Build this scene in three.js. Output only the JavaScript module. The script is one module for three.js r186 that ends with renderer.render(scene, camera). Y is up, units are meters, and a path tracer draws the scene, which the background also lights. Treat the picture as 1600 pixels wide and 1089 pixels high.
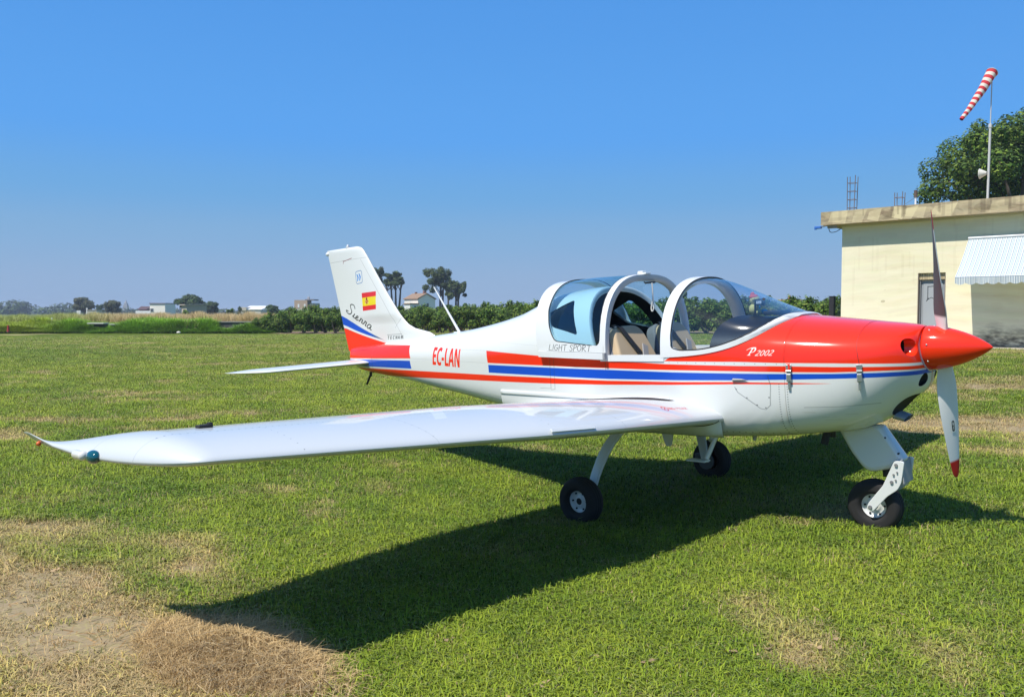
import * as THREE from 'three';
import { mergeGeometries, mergeVertices, toCreasedNormals } from 'three/addons/utils/BufferGeometryUtils.js';
import { RoundedBoxGeometry } from 'three/addons/geometries/RoundedBoxGeometry.js';
import { TessellateModifier } from 'three/addons/modifiers/TessellateModifier.js';
import { ImprovedNoise } from 'three/addons/math/ImprovedNoise.js';
import { Brush, Evaluator, SUBTRACTION } from 'three-bvh-csg';

// ---------------------------------------------------------------- camera, sky, sun, exposure
const scene = new THREE.Scene();
const camera = new THREE.PerspectiveCamera(45.46, 1600 / 1089, 0.1, 9000);
camera.position.set(1.26, 1.437, 5.495);
camera.rotation.order = 'YXZ';
camera.rotation.set(-0.0435, 0.7607, 0);

const SUN = new THREE.Vector3(-0.09, 1, 0.62).normalize();   // towards the sun
{
  const W = 1024, H = 512, d = new Float32Array(W * H * 4);
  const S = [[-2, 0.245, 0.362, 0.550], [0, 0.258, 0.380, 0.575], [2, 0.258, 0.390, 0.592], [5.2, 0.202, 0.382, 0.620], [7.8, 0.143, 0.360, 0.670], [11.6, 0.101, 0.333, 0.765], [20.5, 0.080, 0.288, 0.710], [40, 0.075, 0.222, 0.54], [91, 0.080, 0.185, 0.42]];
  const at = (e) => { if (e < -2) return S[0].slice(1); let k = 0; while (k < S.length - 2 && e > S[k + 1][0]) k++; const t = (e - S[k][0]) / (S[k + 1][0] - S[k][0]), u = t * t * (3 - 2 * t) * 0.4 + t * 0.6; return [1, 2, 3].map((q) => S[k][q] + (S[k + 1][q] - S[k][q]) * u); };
  for (let j = 0; j < H; j++) {
    const el = ((j + 0.5) / H - 0.5) * Math.PI, e = el * 180 / Math.PI;
    for (let i = 0; i < W; i++) {
      const az = ((i + 0.5) / W - 0.5) * 2 * Math.PI;
      const c = at(e);
      const dir = [Math.cos(el) * Math.cos(az), Math.sin(el), Math.cos(el) * Math.sin(az)];
      const cs = Math.max(0, dir[0] * SUN.x + dir[1] * SUN.y + dir[2] * SUN.z);
      const glow = 0.06 * Math.pow(cs, 6) + 0.7 * Math.pow(cs, 60);
      const k = (j * W + i) * 4;
      d[k] = c[0] + glow * 0.9; d[k + 1] = c[1] + glow * 0.9; d[k + 2] = c[2] + glow * 0.85; d[k + 3] = 1;
    }
  }
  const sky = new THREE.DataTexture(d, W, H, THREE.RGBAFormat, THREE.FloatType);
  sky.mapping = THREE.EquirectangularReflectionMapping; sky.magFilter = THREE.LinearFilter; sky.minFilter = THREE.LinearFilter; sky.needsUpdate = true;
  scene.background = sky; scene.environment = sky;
}
const sun = new THREE.DirectionalLight(new THREE.Color(1, 0.94, 0.83), 5);
sun.position.copy(SUN).multiplyScalar(60); sun.castShadow = true;
sun.shadow.mapSize.set(4096, 4096);
Object.assign(sun.shadow.camera, { left: -40, right: 40, top: 40, bottom: -40, near: 1, far: 160 });
scene.add(sun, sun.target);
const EXPOSURE = 1.14;
scene.fog = new THREE.FogExp2(new THREE.Color(0.66, 0.76, 0.92), 0.0005);

// ---------------------------------------------------------------- helpers
function rng(seed) { let a = seed >>> 0; return () => { a = (a + 0x6D2B79F5) >>> 0; let t = a; t = Math.imul(t ^ (t >>> 15), t | 1); t ^= t + Math.imul(t ^ (t >>> 7), t | 61); return ((t ^ (t >>> 14)) >>> 0) / 4294967296; }; }
const noise = new ImprovedNoise();
const fbm = (x, z, o = 4, s = 0) => { let v = 0, a = 0.5, f = 1; for (let i = 0; i < o; i++) { v += a * noise.noise(x * f, s + i * 7.3, z * f); a *= 0.5; f *= 2.03; } return v; };
const clamp = (x, a = 0, b = 1) => Math.min(b, Math.max(a, x));
const sstep = (a, b, x) => { const t = clamp((x - a) / (b - a)); return t * t * (3 - 2 * t); };
const lerp = (a, b, t) => a + (b - a) * t;
const V3 = (x, y, z) => new THREE.Vector3(x, y, z);
const RAD = Math.PI / 180;
const used = new Map();
function numbered(n) { const k = used.get(n) || 0; used.set(n, k + 1); return k ? n + '_' + String(k).padStart(3, '0') : n; }
function std(r, g, b, rough = 0.7, extra = {}) { const m = new THREE.MeshPhysicalMaterial({ roughness: rough, ...extra }); m.color.setRGB(r, g, b); return m; }
function thing(name, label, category, pos = [0, 0, 0], turn = 0, group) {
  const o = new THREE.Group(); o.name = numbered(name); o.position.set(...pos); o.rotation.y = turn; o.userData = { label, category };
  if (group) o.userData.group = group; scene.add(o); return o;
}
function put(name, geo, mat, parent, extra = {}) {
  const m = new THREE.Mesh(geo, mat); m.name = name; m.castShadow = m.receiveShadow = true; Object.assign(m.userData, extra); parent.add(m); return m;
}
function setting(name, geo, mat) { const m = put(numbered(name), geo, mat, scene); m.userData.kind = 'structure'; return m; }
function only(g) { for (const k of Object.keys(g.attributes)) if (!['position', 'normal', 'uv'].includes(k)) g.deleteAttribute(k); return g; }
function merge(list) { const l = list.map((g) => { const h = only(g.index ? g.toNonIndexed() : g); if (!h.attributes.normal) h.computeVertexNormals(); if (!h.attributes.uv) h.setAttribute('uv', new THREE.BufferAttribute(new Float32Array(h.attributes.position.count * 2), 2)); return h; }); return mergeGeometries(l); }
function box(w, h, d, x = 0, y = 0, z = 0, r = 0) { const g = r ? new RoundedBoxGeometry(w, h, d, 2, r) : new THREE.BoxGeometry(w, h, d); g.translate(x, y, z); return g; }
function cyl(a, b, r, seg = 10, r2 = r) { // a rod from a to b
  const d = b.clone().sub(a), L = d.length(), g = new THREE.CylinderGeometry(r2, r, L, seg); g.translate(0, L / 2, 0);
  g.applyQuaternion(new THREE.Quaternion().setFromUnitVectors(V3(0, 1, 0), d.normalize())); g.translate(a.x, a.y, a.z); return g;
}
// a skin through rows of points (all rows the same length); smooth normals
function skin(rows, closed = false, uvf) {
  const n = rows[0].length, pos = [], uv = [], idx = [];
  rows.forEach((r, i) => r.forEach((p, j) => { pos.push(p.x, p.y, p.z); const q = uvf ? uvf(p, i, j) : [j / (n - 1), i / (rows.length - 1)]; uv.push(q[0], q[1]); }));
  for (let i = 0; i + 1 < rows.length; i++) for (let j = 0; j < (closed ? n : n - 1); j++) {
    const a = i * n + j, b = i * n + (j + 1) % n, c = a + n, d = b + n; idx.push(a, c, b, b, c, d);
  }
  const g = new THREE.BufferGeometry(); g.setAttribute('position', new THREE.Float32BufferAttribute(pos, 3)); g.setAttribute('uv', new THREE.Float32BufferAttribute(uv, 2)); g.setIndex(idx); g.computeVertexNormals(); return g;
}
function capFan(row, flip) { const c = V3(0, 0, 0); row.forEach((p) => c.add(p)); c.divideScalar(row.length); const pos = []; for (let i = 0; i < row.length; i++) { const a = row[i], b = row[(i + 1) % row.length]; for (const p of flip ? [c, b, a] : [c, a, b]) pos.push(p.x, p.y, p.z); } const g = new THREE.BufferGeometry(); g.setAttribute('position', new THREE.Float32BufferAttribute(pos, 3)); g.computeVertexNormals(); return g; }
// piecewise Catmull-Rom through a table of rows sorted by falling first entry
function table(T) {
  return (x) => {
    let i = 0; while (i < T.length - 2 && x < T[i + 1][0]) i++;
    const a = T[Math.max(0, i - 1)], b = T[i], c = T[i + 1], d = T[Math.min(T.length - 1, i + 2)], h = c[0] - b[0], t = clamp((x - b[0]) / h);
    return b.map((_, k) => {
      if (!k) return x;
      const m0 = i > 0 ? mono((b[k] - a[k]) / (b[0] - a[0]), (c[k] - b[k]) / h) : (c[k] - b[k]) / h, m1 = i < T.length - 2 ? mono((c[k] - b[k]) / h, (d[k] - c[k]) / (d[0] - c[0])) : (c[k] - b[k]) / h;
      const t2 = t * t, t3 = t2 * t; return (2 * t3 - 3 * t2 + 1) * b[k] + (t3 - 2 * t2 + t) * h * m0 + (-2 * t3 + 3 * t2) * c[k] + (t3 - t2) * h * m1;
    });
  };
}
function mono(p, q) { return p * q <= 0 ? 0 : 2 * p * q / (p + q); }
// a sheet cut to a 2-D outline (with holes) and laid on the surface f(u, v, offset); thick > 0 gives it an inside and edges
function sheet(outline, holes, f, { off = 0, thick = 0, edge = 0.05, uvf = null } = {}) {
  const dens = (pts) => { const o = []; pts.forEach((p, i) => { const q = pts[(i + 1) % pts.length], n = Math.max(1, Math.ceil(p.distanceTo(q) / edge)); for (let k = 0; k < n; k++) o.push(p.clone().lerp(q, k / n)); }); return o; };
  let out = dens(outline), hs = holes.map(dens);
  if (THREE.ShapeUtils.isClockWise(out)) out.reverse();
  hs.forEach((h) => { if (!THREE.ShapeUtils.isClockWise(h)) h.reverse(); });
  const s = new THREE.Shape(out); s.holes = hs.map((h) => new THREE.Path(h));
  let g = new THREE.ShapeGeometry(s, 1).toNonIndexed(); g.deleteAttribute('uv'); g.deleteAttribute('normal');
  g = new TessellateModifier(edge * 1.4, 14).modify(g);
  const P = g.attributes.position, n = P.count, mk = (o, flip) => {
    const pos = new Float32Array(n * 3), nor = new Float32Array(n * 3), uv = new Float32Array(n * 2), e = 1e-3;
    for (let i0 = 0; i0 < n; i0++) {
      const i = flip ? i0 - i0 % 3 + 2 - i0 % 3 : i0, u = P.getX(i), v = P.getY(i), N = surfN(f, u, v), p = f(u, v).addScaledVector(N, o);
      pos.set([p.x, p.y, p.z], i0 * 3); nor.set(flip ? [-N.x, -N.y, -N.z] : [N.x, N.y, N.z], i0 * 3);
      const q = uvf ? uvf(p) : [u, v]; uv.set(q, i0 * 2);
    }
    // wind the faces to agree with the normals
    for (let t = 0; t < n; t += 3) {
      const a = V3().fromArray(pos, t * 3), b = V3().fromArray(pos, t * 3 + 3), c = V3().fromArray(pos, t * 3 + 6), N = b.clone().sub(a).cross(c.clone().sub(a));
      if (N.dot(V3().fromArray(nor, t * 3)) < 0) for (const [arr, s] of [[pos, 3], [nor, 3], [uv, 2]]) for (let k = 0; k < s; k++) { const x = arr[(t + 1) * s + k]; arr[(t + 1) * s + k] = arr[(t + 2) * s + k]; arr[(t + 2) * s + k] = x; }
    }
    const h = new THREE.BufferGeometry(); h.setAttribute('position', new THREE.BufferAttribute(pos, 3)); h.setAttribute('normal', new THREE.BufferAttribute(nor, 3)); h.setAttribute('uv', new THREE.BufferAttribute(uv, 2)); return h;
  };
  const parts = [mk(off, false)];
  if (thick) {
    parts.push(mk(off - thick, true));
    for (const loop of [out, ...hs]) {
      const a = loop.concat([loop[0]]), rows = [a.map((p) => f(p.x, p.y).addScaledVector(surfN(f, p.x, p.y), off)), a.map((p) => f(p.x, p.y).addScaledVector(surfN(f, p.x, p.y), off - thick))];
      const e = skin(rows, false, uvf || undefined).toNonIndexed(); e.computeVertexNormals(); parts.push(e);
    }
  }
  return merge(parts);
}
function surfN(f, u, v) {
  const e = 2e-3, du = f(u + e, v).sub(f(u - e, v)), dv = f(u, v + e).sub(f(u, v - e)); const N = du.cross(dv);
  if (N.lengthSq() < 1e-16) return V3(0, 1, 0);
  N.normalize(); const p = f(u, v), c = f.axis ? f.axis(u, v) : V3(p.x, 1.0, 0); if (N.dot(p.clone().sub(c)) < 0) N.negate(); return N;
}
const P2 = (x, y) => new THREE.Vector2(x, y);
function roundPoly(pts, r, k = 5) { // pts [[x,y],...] with rounded corners
  const o = []; pts.forEach((p, i) => {
    const a = P2(...pts[(i + pts.length - 1) % pts.length]), b = P2(...p), c = P2(...pts[(i + 1) % pts.length]), rr = Math.min(p[2] ?? r, a.distanceTo(b) * 0.45, c.distanceTo(b) * 0.45);
    const s = b.clone().add(a.sub(b).setLength(rr)), e = b.clone().add(c.sub(b).setLength(rr));
    for (let j = 0; j <= k; j++) { const t = j / k; o.push(P2((1 - t) * (1 - t) * s.x + 2 * t * (1 - t) * b.x + t * t * e.x, (1 - t) * (1 - t) * s.y + 2 * t * (1 - t) * b.y + t * t * e.y)); }
  }); return o;
}
function canvasTex(w, h, draw) { const c = document.createElement('canvas'); c.width = w; c.height = h; draw(c.getContext('2d'), w, h); const t = new THREE.CanvasTexture(c); t.colorSpace = THREE.SRGBColorSpace; t.anisotropy = 8; return t; }

// ---------------------------------------------------------------- ground
const FWD = V3(-0.6893, 0, -0.7245), RGT = V3(0.7245, 0, -0.6893);
const spot = (px, depth) => { const k = (px - 800) / 1299.7 * depth; return V3(1.26 + FWD.x * depth + RGT.x * k, 0, 5.495 + FWD.z * depth + RGT.z * k); };   // where a sight line comes down at a distance
function height(x, z) {
  const r2 = (x + 1.8) ** 2 + z * z, near = (0.0386 * (x + 1.8) - 0.0362 * z - 0.014) * Math.exp(-r2 / 12) + 0.05 * Math.exp(-((x + 1.5) ** 2 / 6 + (z - 2.3) ** 2 / 1.3));
  const rise = 0.32 * sstep(5, 21, -z) * sstep(-48, -22, x);
  const pile = 0.045 * Math.exp(-(((x + 2.03) / 0.30) ** 2 + ((z - 3.78) / 0.22) ** 2)) + 0.03 * Math.exp(-(((x + 1.62) / 0.35) ** 2 + ((z - 3.72) / 0.16) ** 2));
  const far = Math.hypot(x, z) > 40 ? 0 : 0.018 * fbm(x * 0.5, z * 0.5, 3, 3);
  return near + rise + far + pile * (1 + 1.3 * fbm(x * 7, z * 7, 3, 5));
}
const blob = (x, z, cx, cz, rx, rz, a) => { const c = Math.cos(a), s = Math.sin(a), u = ((x - cx) * c + (z - cz) * s) / rx, v = (-(x - cx) * s + (z - cz) * c) / rz; return Math.exp(-(u * u + v * v)); };
function dryness(x, z) {
  const w = fbm(x * 1.3, z * 1.3, 4, 11), w2 = fbm(x * 0.35, z * 0.35, 3, 23), q = x + 0.25 * w, p = z + 0.25 * fbm(x * 1.1, z * 1.1, 3, 31);
  let d = 0;
  d += 1.15 * blob(q, p, -3.5, 4.35, 1.5, 0.62, 0.05) + 0.9 * blob(q, p, -2.35, 4.05, 0.8, 0.35, -0.2) + 0.75 * blob(q, p, -4.6, 3.55, 1.0, 0.25, -0.45) + 0.55 * blob(q, p, -3.3, 3.25, 0.9, 0.2, 0.25);
  d += 1.1 * blob(q, p, -2.03, 3.82, 0.40, 0.2, 0) + 0.6 * blob(q, p, -1.68, 3.76, 0.32, 0.13, 0);
  d += 1.1 * blob(q, p, -1.3, -6.2, 3.4, 0.95, -0.78) + 0.8 * blob(q, p, -0.3, -4.2, 1.4, 0.5, -0.8) + 0.6 * blob(q, p, -2.2, -12.5, 4, 0.8, -0.76) + 0.7 * blob(q, p, -4.5, -20.6, 5, 1.2, -0.2);
  d += 0.55 * blob(q, p, -4.4, 1.25, 0.45, 0.3, 0.4) + 0.5 * blob(q, p, -2.2, 1.9, 0.4, 0.16, 0) + 0.45 * blob(q, p, -0.2, 2.2, 0.35, 0.14, 0.5) + 0.4 * blob(q, p, 0.3, 1.6, 0.25, 0.12, 0);
  const u = x * RGT.x + z * RGT.z, v = x * FWD.x + z * FWD.z;           // faint mowing bands
  d += 0.58 * sstep(0.03, 0.36, fbm(u * 0.07, v * 0.55, 4, 47)) * sstep(4, 10, Math.hypot(x - 1, z - 5)) + 0.55 * sstep(0.06, 0.36, w * 0.6 + w2 * 0.7) + 0.3 * sstep(0.1, 0.4, fbm(x * 2.4, z * 2.4, 3, 101));
  return clamp(d * (0.8 + 0.9 * (w + 0.1)));
}
function lawnColor(x, z, j = 0) {
  const d = dryness(x, z), g = clamp(0.5 + 1.1 * fbm(x * 0.8, z * 0.8, 3, 61) + 0.6 * fbm(x * 0.11, z * 0.11, 2, 71) + 0.7 * fbm(x * 6, z * 6, 2, 83) + j), bare = sstep(0.72, 1, d);
  const mix = (a, b, t) => [lerp(a[0], b[0], t), lerp(a[1], b[1], t), lerp(a[2], b[2], t)];
  let c = mix([0.104, 0.170, 0.014], [0.228, 0.274, 0.030], g);
  c = mix(c, [0.42, 0.33, 0.165], sstep(0.18, 0.85, d) * 0.9);
  return { c, d, bare };
}
{
  const rows = [0.0]; for (let r = 0.5; r < 5200; r *= 1.034) rows.push(r); const n = 300, cx = 1.26, cz = 5.495, pos = [], uv = [], col = [], idx = [];
  rows.forEach((r, i) => { for (let j = 0; j < n; j++) { const a = j / n * Math.PI * 2, x = cx + r * Math.cos(a), z = cz + r * Math.sin(a); pos.push(x, height(x, z), z); uv.push(x / 7, z / 7);
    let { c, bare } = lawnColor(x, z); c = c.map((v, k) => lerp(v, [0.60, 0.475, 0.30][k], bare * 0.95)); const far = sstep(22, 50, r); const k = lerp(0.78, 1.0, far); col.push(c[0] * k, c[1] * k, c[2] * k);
    if (i) { const p = (i - 1) * n, q = i * n, m = (j + 1) % n; idx.push(p + j, q + j, p + m, p + m, q + j, q + m); } } });
  const g = new THREE.BufferGeometry(); g.setAttribute('position', new THREE.Float32BufferAttribute(pos, 3)); g.setAttribute('uv', new THREE.Float32BufferAttribute(uv, 2)); g.setAttribute('color', new THREE.Float32BufferAttribute(col, 3)); g.setIndex(idx); g.computeVertexNormals();
  const t = canvasTex(2048, 2048, (c, W) => { const r = rng(77); c.fillStyle = '#d2d2d2'; c.fillRect(0, 0, W, W); c.lineCap = 'round';
    for (let i = 0; i < 42000; i++) { const x = r() * W, y = r() * W, a = r() * 6.283, l = 6 + r() * 22, v = 150 + r() * 100, w = r(); c.strokeStyle = w < 0.12 ? `rgb(${v},${v * 0.86},${v * 0.72})` : `rgb(${v * 0.97},${v},${v * 0.9})`; c.globalAlpha = 0.75; c.lineWidth = 1 + r() * 2.6; for (const [ox, oy] of [[0, 0], [W, 0], [0, W]]) { c.beginPath(); c.moveTo(x - ox, y - oy); c.lineTo(x - ox + Math.cos(a) * l, y - oy + Math.sin(a) * l); c.stroke(); } } });
  t.wrapS = t.wrapT = THREE.RepeatWrapping;
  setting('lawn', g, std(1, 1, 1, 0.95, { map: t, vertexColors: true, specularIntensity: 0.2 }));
}
// grass blades
function bladeGeo(r, n, spread, h0, h1, w, lean, cols) {
  const pos = [], nor = [], col = [], idx = [];
  for (let i = 0; i < n; i++) {
    const a = r() * 6.283, d = Math.sqrt(r()) * spread, x = Math.cos(a) * d, z = Math.sin(a) * d, b = r() * 6.283, L = lerp(h0, h1, r()), le = lean * (0.3 + r()), dx = Math.cos(b), dz = Math.sin(b), px = -dz * w / 2 * (0.7 + 0.6 * r()), pz = dx * w / 2 * (0.7 + 0.6 * r()), k = pos.length / 3, c = cols[Math.floor(r() * cols.length)], j = 0.8 + 0.4 * r();
    const m = [x + dx * L * le * 0.35, L * 0.6, z + dz * L * le * 0.35], t = [x + dx * L * le, L * (1 - 0.35 * le), z + dz * L * le];
    pos.push(x - px, -0.01, z - pz, x + px, -0.01, z + pz, m[0] - px * 0.8, m[1], m[2] - pz * 0.8, m[0] + px * 0.8, m[1], m[2] + pz * 0.8, ...t);
    for (let q = 0; q < 5; q++) { nor.push(-dx * 0.35, 0.94, -dz * 0.35); col.push(c[0] * j, c[1] * j, c[2] * j); }
    idx.push(k, k + 1, k + 2, k + 2, k + 1, k + 3, k + 2, k + 3, k + 4);
  }
  const g = new THREE.BufferGeometry(); g.setAttribute('position', new THREE.Float32BufferAttribute(pos, 3)); g.setAttribute('normal', new THREE.Float32BufferAttribute(nor, 3)); g.setAttribute('color', new THREE.Float32BufferAttribute(col, 3)); g.setIndex(idx); return g;
}
const leafMat = (tr = 0.35, rough = 0.9) => std(1, 1, 1, rough, { vertexColors: true, transmission: tr, thickness: 0, side: THREE.DoubleSide, specularIntensity: 0.35 });
function strew(name, geo, mat, list, label, category) {
  const m = new THREE.InstancedMesh(geo, mat, list.length); m.name = numbered(name); m.castShadow = m.receiveShadow = true; const M = new THREE.Matrix4(), Q = new THREE.Quaternion(), E = new THREE.Euler(), C = new THREE.Color();
  list.forEach((o, i) => { E.set(o.rx || 0, o.ry, o.rz || 0); Q.setFromEuler(E); M.compose(V3(o.x, o.y, o.z), Q, V3(o.s, o.sy ?? o.s, o.s)); m.setMatrixAt(i, M); C.setRGB(...o.c); m.setColorAt(i, C); });
  m.userData = { label, category, kind: 'stuff' }; scene.add(m); return m;
}
{
  const r = rng(4242), kinds = [
    bladeGeo(rng(1), 14, 0.055, 0.014, 0.034, 0.0036, 1.5, [[1, 1, 1], [0.6, 0.72, 0.5], [1.2, 1.12, 0.9], [1.55, 1.4, 1.3]]),
    bladeGeo(rng(2), 14, 0.06, 0.012, 0.030, 0.0032, 1.9, [[1, 1, 1], [1.25, 1.2, 1.15], [0.7, 0.7, 0.7], [0.55, 0.72, 0.4]]),
    bladeGeo(rng(3), 13, 0.055, 0.02, 0.050, 0.0042, 1.2, [[0.85, 1.0, 0.7], [1.1, 1.15, 0.8], [0.6, 0.75, 0.5], [1.4, 1.35, 1.1]])], lists = [[], [], []];
  let tries = 0;
  while (tries < 380000) {
    tries++; const u = r(), R = Math.pow(lerp(Math.pow(2.1, 0.3), Math.pow(55, 0.3), u), 1 / 0.3), a = (r() - 0.5) * 1.56, dx = Math.cos(a), sx = Math.sin(a), x = 1.26 + R * (FWD.x * dx + RGT.x * sx), z = 5.495 + R * (FWD.z * dx + RGT.z * sx);
    const { c, d, bare } = lawnColor(x, z, (r() - 0.5) * 0.5); if (r() < bare * (0.62 + 0.6 * clamp(0.4 + 1.6 * fbm(x * 1.7, z * 1.7, 3, 131)))) continue; if (z < -22.6 && x > -12.5) continue;
    const fine = fbm(x * 3.1, z * 3.1, 3, 97), k = r() < clamp(0.055 + 0.72 * d + 0.4 * sstep(0.1, 0.4, fine)) ? 1 : r() < 0.68 - 0.4 * sstep(0, 0.35, fbm(x * 0.9, z * 0.9, 2, 91)) ? 0 : 2, s = Math.pow(Math.max(R, 3) / 3, 0.42) * (0.75 + 0.5 * r()), jt = 0.85 + 0.3 * r();
    lists[k].push({ x, y: height(x, z), z, ry: r() * 6.283, rx: (r() - 0.5) * 0.3, rz: (r() - 0.5) * 0.3, s, sy: Math.min(s, 1.5) * (d > 0.6 ? 0.6 : 0.75 + 0.5 * r()), c: k === 1 ? [0.46 * jt, 0.365 * jt, 0.185 * jt] : c.map((v) => v * jt * 1.12) });
  }
  const mat = leafMat(0.3, 0.8);
  strew('lawn_grass', kinds[0], mat, lists[0], 'short mown green grass of the airfield lawn', 'grass');
  strew('lawn_grass', kinds[1], mat, lists[1], 'dry matted grass lying between the green of the lawn', 'grass');
  strew('lawn_grass', kinds[2], mat, lists[2], 'longer fresh green grass tufts standing in the lawn', 'grass');
  // clippings heaped at the front and straw in the dry patches
  const straw = bladeGeo(rng(8), 10, 0.04, 0.015, 0.05, 0.0026, 2.2, [[1, 1, 1], [0.8, 0.78, 0.75], [1.15, 1.1, 1.0]]), sl = [];
  for (let i = 0; i < 60000 && sl.length < 5200; i++) {
    const pile = i < 24000, x = pile ? -1.9 + (r() - 0.5) * 1.7 : -6 + r() * 9, z = pile ? 3.8 + (r() - 0.5) * 0.9 : -9 + r() * 14, d = dryness(x, z); if (r() > (pile ? clamp(1.3 * blob(x, z, -2.03, 3.8, 0.42, 0.2, 0) + 0.75 * blob(x, z, -1.68, 3.76, 0.30, 0.12, 0) - 0.12) : sstep(0.55, 1, d) * 0.3)) continue;
    const v = 0.8 + 0.5 * r(); sl.push({ x, y: height(x, z) + r() * 0.012, z, ry: r() * 6.283, rx: (r() - 0.5) * 0.7, rz: (r() - 0.5) * 0.7, s: 0.8 + 0.6 * r(), c: [0.52 * v, 0.385 * v, 0.20 * v] });
  }
  strew('grass_clippings', straw, mat, sl, 'brown heap of dry grass clippings beside the wing tip shadow', 'clippings');
  const lf = new THREE.BufferGeometry(); lf.setAttribute('position', new THREE.Float32BufferAttribute([0, 0.012, -0.03, 0.016, 0.004, 0, -0.016, 0.005, 0, 0, 0.014, 0.03], 3)); lf.setAttribute('color', new THREE.Float32BufferAttribute([1, 1, 1, 1, 1, 1, 1, 1, 1, 1, 1, 1], 3)); lf.setIndex([0, 2, 1, 1, 2, 3]); lf.computeVertexNormals();
  const ll = []; for (let i = 0; i < 360; i++) { const R = 3 + Math.pow(r(), 1.5) * 22, a = (r() - 0.5) * 1.3, x = 1.26 + R * (FWD.x * Math.cos(a) + RGT.x * Math.sin(a)), z = 5.495 + R * (FWD.z * Math.cos(a) + RGT.z * Math.sin(a)), v = 0.6 + 0.7 * r(), m = r() < 0.45 ? 1 : 3; for (let q = 0; q < m; q++) ll.push({ x: x + (r() - 0.5) * 0.06, y: height(x, z) + 0.026, z: z + (r() - 0.5) * 0.06, ry: r() * 6.28, rx: (r() - 0.5), rz: (r() - 0.5), s: 0.3 + r() * 0.45, c: [0.42 * v, 0.30 * v, 0.17 * v] }); }
  strew('leaf_litter', lf, mat, ll, 'small dry brown leaves scattered over the lawn', 'leaves');
}

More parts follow.
